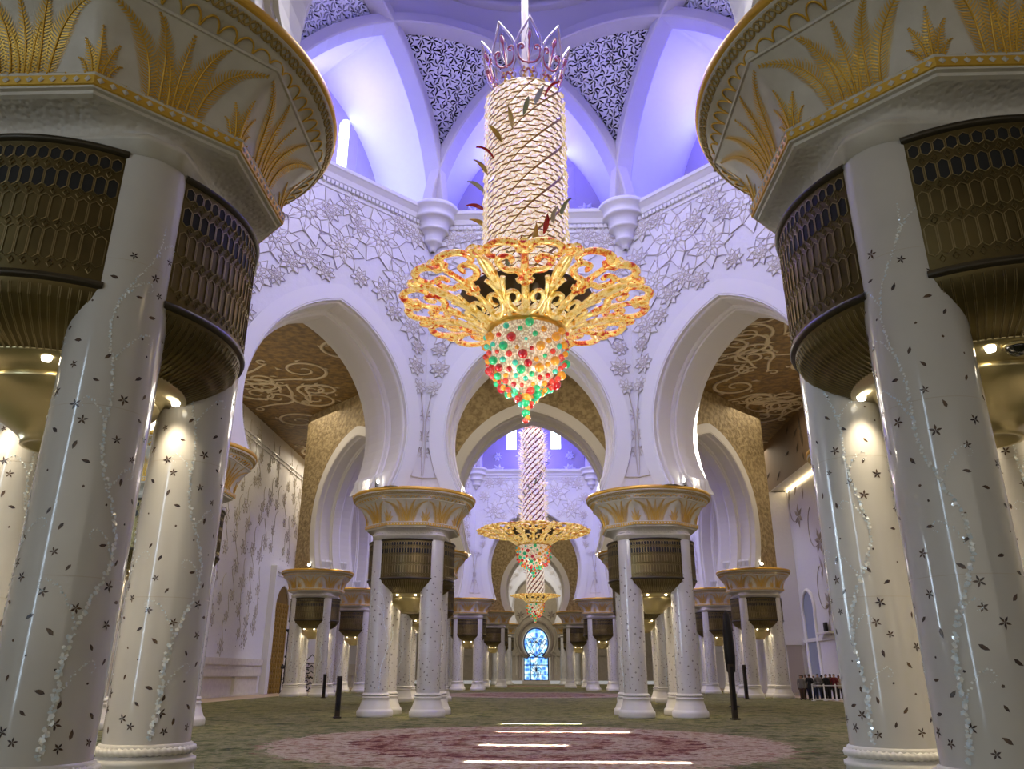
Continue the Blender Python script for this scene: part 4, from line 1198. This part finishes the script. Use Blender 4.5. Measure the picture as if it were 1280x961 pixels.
def balls(root, cy, zc, zbot, BR, hb, nfront, total, B, camdir):
    r = random.Random(77); mats = ['b_red', 'b_green', 'b_amber', 'b_orange', 'b_teal']
    lst = []
    rad = {'b_red': .155, 'b_green': .145, 'b_amber': .15, 'b_orange': .105, 'b_teal': .095}
    n = total; ga = 2.39996
    for i in range(n):
        t = ((i+.6)/n)**.72; a = i*ga
        z = zc-.12-hb*.69*t; q = BR(t)*1.0+.12
        m = mats[r.choices(range(5), (4, 3, 4, 4, 3))[0]]
        k = rad[m]*r.choice((1, 1, .85, .62))
        if r.random() < .4: m2 = m; k = r.choice((.07, .085, .1))
        lst.append(((q*math.cos(a), q*math.sin(a), z+r.uniform(-.05, .05)), k*B, m))
    for q, z in enumerate((.76, .81, .865, .92, .97, 1.0)):
        m = ('b_amber', 'b_red', 'b_amber', 'b_green', 'b_amber', 'b_orange')[q]
        lst.append(((.03*(-1)**q, 0, zc-hb*z), (.12, .16, .09, .135, .10, .10)[q]*B, m))
        if q < 3:
            for a in range(5): lst.append((((.42-.12*q)*math.cos(a*1.257+q), (.42-.12*q)*math.sin(a*1.257+q), zc-hb*(z-.04)), (.10, .13, .08)[(a+q) % 3]*B, mats[(a*2+q) % 5]))
    lst.sort(key=lambda b: b[0][1])             # nearest the photographer first
    pm = {}
    for i, (p, k, m) in enumerate(lst[:nfront]):
        if m not in pm:
            b = MB(); b.ball((0, 0, 0), 1.0, 16, 10); b.add([(0, 0, 1.0), (.05, 0, 1.5), (-.05, 0, 1.5)], [(0, 1, 2)]); o = b.build('glass_ball', M[m], root); pm[m] = o
        else: o = pm[m].copy(); COL.objects.link(o); o.parent = root
        o.location = p; o.scale = (k, k, k)
    if len(lst) > nfront:
        b = MB(); ml = list(rad)
        for (p, k, m) in lst[nfront:]: b.ball(p, k, 10, 7, ml.index(m))
        o = b.build('rear_glass_balls' if nfront else 'glass_balls', [M[m] for m in ml], root); o['kind'] = 'stuff'

print('chandeliers')
rt, BR, hb, rc = chandelier(23.1, 12.15, 13.15, 3.95, 1.18, 1.36, 21.4, 9.1, 'nearest chandelier, cream crystal shaft over red and gold scroll bowl with large coloured balls', M['goldseam'], M['crystal'], .95, True, ceil=42)
balls(rt, 23.1, 12.15, 9.1, BR, hb, 100, 150, 1.0, None)
rt, BR, hb, rc = chandelier(73.5, 13.0, 14.25, 5.15, 1.45, 1.05, 24.2, 9.9, 'middle chandelier with bristling white spiral shaft and broad gold bowl, seen through centre arch', M['redseam'], M['crystal_w'], 1.6, False, True, ceil=47)
balls(rt, 73.5, 13.0, 9.9, BR, hb, 90, 160, 1.1, None)
rt, BR, hb, rc = chandelier(124.8, 12.0, 13.05, 3.75, 1.25, 1.35, 21.4, 9.1, 'farthest and smallest chandelier, hanging above the stained glass window', M['redseam'], M['crystal_w'], .9, False, ceil=40)
balls(rt, 124.8, 12.0, 9.1, BR, hb, 0, 120, 1.2, None)
# ------------------------------------------------------------------ pillars in place
print('pillars')
G = 'four-column marble pillars with palm capitals'
PIL = [
 (-5.59, 9.09, 'huge nearest pillar filling the left side of the photo, under a gold palm capital', 8),
 (5.59, 9.09, 'huge nearest pillar filling the right side, sparkling shell vines climbing its columns', 8),
 (-13.38, 28.34, 'pillar mostly hidden behind the huge left pillar, only its capital edge and grille edge showing', 8),
 (13.38, 28.34, 'pillar almost wholly hidden behind the huge right pillar, only its capital tip showing', 4),
 (-5.59, 37.1, 'whole pillar left of the hanging glass balls, carrying the left foot of the centre arch', 8),
 (5.59, 37.1, 'whole pillar right of the hanging glass balls, carrying the right foot of the centre arch', 8),
 (-7.45, 55.33, 'pillar right behind the whole pillar left of centre, its capital tip showing on the right', 8),
 (7.45, 55.33, 'pillar right behind the whole pillar right of centre, its capital tip showing on the left', 8),
 (-17.98, 66.01, 'pillar beside the gold lattice portal, under the tan wall seen through the left arch', 8),
 (17.98, 66.01, 'pillar nearest to the waiting crowd, under the tan wall seen through the right arch', 8),
 (-17.98, 81.0, 'pillar peeping out between the portal side pillar and the whole left pillar', 8),
 (17.98, 81.0, 'pillar peeping out between the crowd side pillar and the whole right pillar', 8),
 (-7.45, 91.71, 'pillar directly right of the whole left pillar, left of the middle chandelier bowl', 8),
 (7.45, 91.71, 'pillar directly left of the whole right pillar, right of the middle chandelier bowl', 8),
 (-5.73, 110.93, 'small pillar second from the stained glass window on its left', 4),
 (5.73, 110.93, 'small pillar second from the stained glass window on its right', 4),
 (-13.6, 119.4, 'tiny far pillar glimpsed in the left distance beyond the second arch', 0),
 (-5.73, 138.6, 'small pillar next to the stained glass window on its left', 4),
 (5.73, 138.6, 'small pillar next to the stained glass window on its right', 4)]
PLS = [pillar(x, y, lab, G, 100+i, nl) for i, (x, y, lab, nl) in enumerate(PIL)]
for o in protos: bpy.data.objects.remove(o, do_unlink=True)

# black dome camera under the right-hand pillar's plate
dc = empty('dome_camera', (5.59-.16, 9.09-1.23, 5.06)); tag(dc, 'black glass dome camera under the brass plate at the right edge of the photo', 'camera')
b = MB(); b.lathe([(.10, .0), (.135, -.005), (.14, -.02), (.115, -.03)], 28); b.build('housing', M['brass'], dc)
b = MB(); b.lathe([(.115, -.02)]+[(.115*math.cos(a), -.02-.11*math.sin(a)) for a in [i*PI/16 for i in range(9)]], 28); b.build('dome', mat('black_glass', (.004,.004,.004), .05, coat=1), dc)

# floodlights on the capitals
flm = mat('flood_lens', (1,1,1), .3, emit=(1,.95,.85), es=12)
fb_ = MB(); fb_.box((0, 0, .03), (.2, .14, .06), 0); fb_.tube([(-.2, 0, .03), (-.2, 0, .34)], .025, 5); fb_.tube([(.2, 0, .03), (.2, 0, .34)], .025, 5); fb_.tube([(-.2, 0, .05), (.2, 0, .05)], .025, 5); fb_.box((0, 0, .32), (.36, .22, .24), 0)
fl_ = MB(); fl_.box((0, -.115, .32), (.30, .012, .18), 0); fl_.box((0, 0, .446), (.30, .18, .012), 0)
first = None
for (i, dx, dy, a) in ((4, -1.27, -2.50, .3), (5, 1.27, -2.50, -.3), (8, 0, -2.78, 0), (9, 0, -2.78, 0)):
    if first is None: q = first = fb_.build('floodlight', M['iron'], PLS[i]); fl_.build('lens', flm, q); q['label'] = 'small lit floodlight on the capital rim'
    else: q = copy_tree(first, PLS[i])
    q.location = (dx, dy, 9.632); q.rotation_euler = (0, 0, a); q.scale = (.72, .72, .8)

# dark posts standing by the pillars
def post(x, y, h, w, label, lean=0.0):
    e = empty('speaker_post', (x, y, .02), .4); tag(e, label, 'post', 'dark speaker posts beside the pillars')
    b = MB(); b.box((0, 0, .03), (w*1.5, w*1.5, .06)); b.build('foot', M['dbrown'], e)
    b = MB(); b.box((0, 0, .06+h/2), (w, w*.7, h)); b.build('body', M['dbrown'], e)
    b = MB(); b.box((0, -w*.36, .06+h*.55), (w*.7, .02, h*.8)); b.build('speaker_grille', M['iron'], e)
    return e
post(-7.95, 34.4, 1.55, .20, 'dark slim post at the left foot of the whole pillar left of centre')
post(8.20, 34.4, 2.05, .20, 'tall dark slim post at the right foot of the whole pillar right of centre')
post(-15.55, 61.5, 1.60, .22, 'dark slim post in front of the pillar beside the gold portal')
post(15.35, 61.2, 2.3, .22, 'dark slim post in front of the pillar nearest the crowd')
post(19.9, 62.8, 1.6, .24, 'dark slim post at the left end of the waiting crowd')
# tall black covered stand farther back
e = empty('parasol_stand', (11.0, 46.5, .02)); tag(e, 'tall black furled stand behind the whole right pillar, above its slim post', 'stand')
b = MB(); b.lathe([(.0, 0), (.3, .02), (.3, .08), (.05, .12), (.05, 1.9)], 16); b.build('pole', M['iron'], e)
b = MB(); b.lathe([(.06, 1.7), (.24, 1.85), (.30, 2.6), (.27, 4.0), (.16, 4.9), (.05, 5.1), (0, 5.12)], 16); b.build('cover', M['iron'], e)

# wrought-iron screens by the left wall
def iron(x, y, label, h):
    e = empty('iron_screen', (x, y, .02), .25); tag(e, label, 'screen', 'wrought iron screens')
    b = MB()
    for sx_ in (-.7, .7): b.tube([(sx_, 0, 0), (sx_, 0, h*.9)], .05, 6); b.ball((sx_, 0, h*.93), .1, 8, 6)
    for z in (.2, h*.45, h*.85): b.tube([(-.7, 0, z), (.7, 0, z)], .04, 5)
    b.build('frame', M['iron'], e)
    b = MB()
    for i in range(5):
        z = .5+i*h*.16
        for sg in (-1, 1): b.tube([(p[0], 0, p[1]) for p in spiral(sg*.32, z, .3, .05, 0 if sg < 0 else PI, sg*7, 18)], .045, 5)
    b.tube([(-.7, 0, h*.85), (0, 0, h*1.1), (.7, 0, h*.85)], .05, 5)
    b.build('scrollwork', M['iron'], e); return e
iron(-22.6, 76.0, 'black wrought iron screen left of the portal side pillar, by the white wall', 2.6)
iron(-20.2, 74.5, 'black wrought iron screen seen in the gap of the portal side pillar', 3.0)
e = empty('lamp_standard', (-22.55, 74.3, .02)); tag(e, 'slender black lamp standard by the white left wall', 'lamp')
b = MB(); b.lathe([(0, 0), (.35, .02), (.3, .1), (.12, .3), (.07, .5), (.06, 3.0), (.16, 3.1), (.06, 3.25), (.05, 5.2), (.2, 5.35), (.25, 5.5), (0, 5.52)], 14); b.build('pole', M['iron'], e)
b = MB()
for q in range(4):
    a = q*PI/2; b.tube([(p[0]*math.cos(a), p[0]*math.sin(a), p[1]) for p in spiral(.22, 2.2, .2, .05, PI, -4, 14)], .04, 5)
b.build('bracket', M['iron'], e)

# crowd behind the white barrier -------------------------------------------
def person_mesh(seed, arm):
    """one continuous figure: skin-modifier skeleton, 1.72 m"""
    me = bpy.data.meshes.new('tmp'); J = {}
    pts = [('pel', (0, 0, .95), .15), ('wai', (0, .01, 1.12), .135), ('che', (0, .0, 1.32), .165), ('nec', (0, .01, 1.48), .062), ('jaw', (0, -.02, 1.565), .075), ('hea', (0, -.01, 1.64), .095), ('top', (0, .0, 1.70), .06)]
    ed = [('pel', 'wai'), ('wai', 'che'), ('che', 'nec'), ('nec', 'jaw'), ('jaw', 'hea'), ('hea', 'top')]
    for s, n in ((-1, 'l'), (1, 'r')):
        st = .05*s*(1 if seed % 2 else -1)
        pts += [('hip'+n, (s*.10, 0, .88), .105), ('kne'+n, (s*.11, -.02+st, .48), .068), ('ank'+n, (s*.12, .02+st, .08), .046), ('toe'+n, (s*.14, -.15+st, .04), .035),
                ('sho'+n, (s*.19, .01, 1.40), .068)]
        ed += [('pel', 'hip'+n), ('hip'+n, 'kne'+n), ('kne'+n, 'ank'+n), ('ank'+n, 'toe'+n), ('che', 'sho'+n), ('sho'+n, 'elb'+n), ('elb'+n, 'wri'+n), ('wri'+n, 'han'+n)]
        if arm == 0: A_ = ((s*.25, .03, 1.12), (s*.24, -.08, .88), (s*.23, -.11, .78))
        elif arm == 1: A_ = ((s*.25, .0, 1.13), (s*.15, -.20, 1.10), (s*.06, -.24, 1.12))
        else: A_ = ((s*.26, -.06, 1.15), (s*.14, -.24, 1.34), (s*.07, -.30, 1.45))
        pts += [('elb'+n, A_[0], .046), ('wri'+n, A_[1], .034), ('han'+n, A_[2], .036)]
        for q in range(4):
            d = Vector(A_[2])-Vector(A_[1]); d.normalize(); sd = d.cross(Vector((s, 0, 0.2))); sd = sd.normalized() if sd.length > .01 else Vector((0, 1, 0))
            tip = Vector(A_[2])+d*(.075-.008*abs(q-1.5))+sd*(q-1.5)*.02
            pts.append(('f%d%s' % (q, n), tuple(tip), .010)); ed.append(('han'+n, 'f%d%s' % (q, n)))
        tip = Vector(A_[2])+d*.02-Vector((s*.045, 0, 0)); pts.append(('th'+n, tuple(tip), .011)); ed.append(('han'+n, 'th'+n))
    ix = {p[0]: i for i, p in enumerate(pts)}
    me.from_pydata([p[1] for p in pts], [(ix[a], ix[b]) for a, b in ed], [])
    o = bpy.data.objects.new('tmp', me); COL.objects.link(o)
    o.modifiers.new('skin', 'SKIN'); o.modifiers.new('sub', 'SUBSURF').levels = 1
    for i, p in enumerate(pts):
        v = me.skin_vertices[0].data[i]; v.radius = (p[2], p[2]*(.72 if p[0] in ('che', 'wai', 'pel') else 1)); v.use_root = (p[0] == 'pel')
    dg = bpy.context.evaluated_depsgraph_get(); ev = o.evaluated_get(dg); m2 = bpy.data.meshes.new_from_object(ev)
    bpy.data.objects.remove(o, do_unlink=True)
    # nose and brow pulled from the head itself
    for v in m2.vertices:
        c = v.co
        if 1.59 < c.z < 1.635 and abs(c.x) < .03 and c.y < -.05: c.y -= .018
        if abs(c.x) > .07 and 1.58 < c.z < 1.66 and abs(c.y) < .03: c.x *= 1.12
    m2.name = 'person'
    return m2
SK = [mat('skin_light', (.50,.30,.20), .5), mat('skin_brown', (.24,.12,.07), .5)]
CLO = {k: mat('cloth_'+k, c, .8) for k, c in {'black': (.008,.008,.010), 'white': (.62,.60,.57), 'maroon': (.16,.015,.02), 'grey': (.16,.15,.15), 'navy': (.015,.02,.05), 'beige': (.42,.36,.26), 'brown': (.09,.05,.03), 'denim': (.06,.08,.14)}.items()}
HAIR = mat('dark_hair', (.008,.006,.005), .5)
def cloth_part(me_src, zlo, zhi, name, m, parent, grow=.014, loose=0.0):
    b = bmesh.new(); b.from_mesh(me_src); b.normal_update()
    dele = [f for f in b.faces if not (zlo < f.calc_center_median().z < zhi) ]
    bmesh.ops.delete(b, geom=dele, context='FACES'); 
    for v in b.verts: v.co += v.normal*(grow+loose*max(0, (zhi-v.co.z)))
    me = bpy.data.meshes.new(name); b.to_mesh(me); b.free(); me.materials.append(m)
    for p in me.polygons: p.use_smooth = True
    o = bpy.data.objects.new(name, me); COL.objects.link(o); o.parent = parent; return o
pmesh = [person_mesh(i, i % 3) for i in range(3)]
ORD = ['leftmost', 'second from left', 'third from left', 'fourth from left', 'fifth from left', 'sixth from left', 'fourth from right', 'third from right', 'second from right', 'rightmost']
outf = [('grey', 'brown'), ('beige', 'black'), ('black', 'black'), ('white', 'denim'), ('grey', 'navy'), ('black', 'black'), ('black', 'black'), ('brown', 'grey'), ('maroon', 'black'), ('beige', 'black'), ('white', 'navy'), ('grey', 'black'), ('maroon', 'navy'), ('beige', 'brown')]
r = random.Random(9)
for i in range(10):
    x = 19.3+i*.3+r.uniform(-.02, .02)+.18*(i % 2); y = 61.0+(i % 2)*.5
    src = pmesh[i % 3]; me = src.copy(); me.materials.append(SK[i % 2])
    o = bpy.data.objects.new('person', me); COL.objects.link(o); o.location = (x, y, .0)
    for p in me.polygons: p.use_smooth = True
    o.rotation_euler = (0, 0, r.uniform(-.9, .5)); k = r.uniform(.97, 1.06); o.scale = (k, k, k)
    top, bot = outf[i]
    tag(o, '%s person in the waiting crowd, in %s top and %s %s' % (ORD[i], top, bot, 'robe' if top == bot else 'trousers'), 'person', 'people waiting behind the white barrier')
    cloth_part(src, .80, 1.475, 'top', CLO[top], o)
    if top == bot: cloth_part(src, .10, .98, 'robe', CLO[bot], o, .03, .05)
    else: cloth_part(src, .07, .95, 'trousers', CLO[bot], o, .012)
    if i in (2, 5, 6): cloth_part(src, 1.60, 1.8, 'headscarf', CLO['black'], o, .022)
    elif i == 3: cloth_part(src, 1.60, 1.8, 'headscarf', CLO['white'], o, .022)
    else: cloth_part(src, 1.655, 1.8, 'hair', HAIR, o, .012)
    cloth_part(src, -.05, .085, 'shoes', CLO['black'], o, .006)
bg = empty('barrier', (20.6, 59.0, 0)); tag(bg, 'low white metal barrier in front of the waiting crowd', 'barrier')
b = MB(); 
b.box((0, 0, 1.0), (2.4, .05, .06)); b.box((0, 0, .10), (2.4, .05, .08)); b.build('rail', M['steel'], bg)
pb_ = None
for i in range(4):
    if pb_ is None: b = MB(); b.lathe([(0, 0), (.16, .01), (.15, .04), (.045, .06), (.045, 1.05), (.06, 1.08), (0, 1.12)], 12); pb_ = b.build('post', M['steel'], bg); q = pb_
    else: q = pb_.copy(); COL.objects.link(q); q.parent = bg
    q.location = (-1.2+.8*i, 0, 0)
# ------------------------------------------------------------------ light
VIO = (.56, .52, 1.0); BLU = (.10, .08, 1.0)
for O, zr, pw in ((O1, ZR1, 1.0), (O2, ZR2, 1.5)):
    for k in range(8):
        phi = k*PI/4; n = (math.cos(phi), math.sin(phi))
        # violet spots added inside the drum opening, washing the walls below
        R = O.Ai*.30; p = (n[0]*R, O.cy+n[1]*R, zr+.6)
        spot('violet_fill_spot', p, 780*pw, (.72, .67, 1.0), math.radians(64), .6, .4, (math.radians(30), 0, phi-PI/2))
        # blue niche lamps
        c = O.W(phi, 0, .6, ZCOR+(5.4 if O is O1 else 3.0)); point('niche_lamp', c, (900 if O is O1 else 1000)*pw, BLU, .3)
        if O is O1 and k in (3, 4): c = O.W(phi, -1.0, 1.2, ZCOR+1.6); point('niche_daylight', c, 160, (.72, .86, 1.0), .5)
        # violet uplights on the cornice
        c = O.W(phi, 0, -TI-1.2, ZCOR+.5); area('cornice_uplight', c, (PI, 0, phi), .4, 6, 30*pw, (.62, .58, 1.0))
    point('dome_lamp', (0, O.cy, zr+2.5), 60*pw, (.62, .60, 1.0), 1.5)
# aisles and passages: warm fill lights added below the ceiling, facing down and up
for (x, y, sx_, sy_, e) in ((-19, 50, 5, 30, 900), (19, 50, 5, 30, 700), (-21.5, 85, 4, 20, 700), (21, 85, 4, 20, 500), (-19, 18, 5, 20, 500), (19, 18, 5, 20, 500), (0, 46, 16, 3, 450), (0, 101.5, 16, 3, 500), (0, 3, 16, 5, 220), (0, 143, 14, 4, 500)):
    area('aisle_fill', (x, y, CEIL-.6), (0, 0, 0), sx_, sy_, e, (1, .86, .66))
    area('aisle_fill_up', (x, y, 16.0), (PI, 0, 0), sx_*.5, sy_*.6, e*.18, (1, .82, .55))
# the floodlights on the capitals wash the arches above them
for (px, py) in [(p[0], p[1]) for p in PIL[2:14]]:
    for sg in (-1, 1):
        for O in (O1, O2):
            d = math.hypot(px, py-O.cy)
            if d < O.A*1.25:
                a = math.atan2(py-O.cy, px)+sg*1.963; q = (px+2.72*math.cos(a), py+2.72*math.sin(a), 9.9)
                point('capital_flood', q, 95, (1, .90, .74), .15)
# wall washers on the left wall
for y in range(46, 104, 5):
    spot('wall_washer', (-XW+.7, y, 22.6), 260, (1, .88, .62), math.radians(50), .9, .1, (math.radians(-3), math.radians(7), 0))
# chandelier light
for (y, z, e) in ((23.1, 12.6, 300), (73.5, 13.6, 400), (124.8, 12.6, 300)):
    point('chandelier_lamp', (0, y, z), e*.7, (1, .86, .62), .5)
    for a in range(4): point('chandelier_bead_lamp', (1.9*math.cos(a*PI/2+.6), y+1.9*math.sin(a*PI/2+.6), z-3.4), e*(.34 if y < 50 else .12), (1, .92, .80), .3)
# unseen fill lights added: one broad at the rear, one under each dome
area('rear_fill', (0, YA+.6, 6.5), (-PI/2, 0, 0), 34, 8, 720, (1, .97, .93))
for O in (O1, O2, O3):
    area('dome_fill', (0, O.cy, 29.0), (0, 0, 0), 8, 8, 1000 if O is O1 else 2200, (1.0, .96, .92))
# slits of sunlight across the carpet
for (x0, x1, y, w_, e) in ((-1.2, 3.45, 17.7, .42, 95), (-1.2, .95, 21.8, .36, 45), (-1.05, 3.1, 26.7, .5, 95), (-1.1, 1.8, 31.0, .5, 60), (-.85, 3.1, 36.3, .6, 90)):
    p = Vector(((x0+x1)/2, y, 0)); d = Vector((-.5, -.03, -.866)).normalized(); q = p-d*16
    o = area('sun_slit', q, (0, 0, 0), (x1-x0)*.866, w_*.7, e*1.6, (1, .97, .90), math.radians(.8))
    o.rotation_euler = Matrix((Vector((.866, 0, -.5)), Vector((0, 1, 0)), Vector((.5, 0, .866)))).transposed().to_euler()
wd = bpy.data.worlds.new('World'); scene.world = wd; wd.use_nodes = True
bgn = wd.node_tree.nodes['Background']; bgn.inputs[0].default_value = (.9, .88, .86, 1); bgn.inputs[1].default_value = .3

# ------------------------------------------------------------------ camera
cam = bpy.data.cameras.new('camera'); co_ = bpy.data.objects.new('camera', cam); COL.objects.link(co_)
cam.sensor_fit = 'HORIZONTAL'; cam.sensor_width = 36; cam.lens = 36*975.4/1280; cam.clip_end = 400; cam.clip_start = .05
co_.location = (.273, 0, 1.747); co_.rotation_mode = 'XYZ'
mt = Matrix.Rotation(.0317, 4, 'Z') @ Matrix.Rotation(PI/2+.3546, 4, 'X') @ Matrix.Rotation(.0021, 4, 'Z')
co_.rotation_euler = mt.to_euler('XYZ')
scene.camera = co_
vs = scene.view_settings; scene.display_settings.display_device = 'sRGB'
vs.view_transform = 'Standard'; vs.look = 'None'; vs.gamma = 1; vs.exposure = 0.4; vs.use_curve_mapping = False
scene.cycles.max_bounces = 6; scene.cycles.diffuse_bounces = 3; scene.cycles.glossy_bounces = 3; scene.cycles.transmission_bounces = 2
scene.cycles.sample_clamp_indirect = 4.0; scene.cycles.use_denoising = True
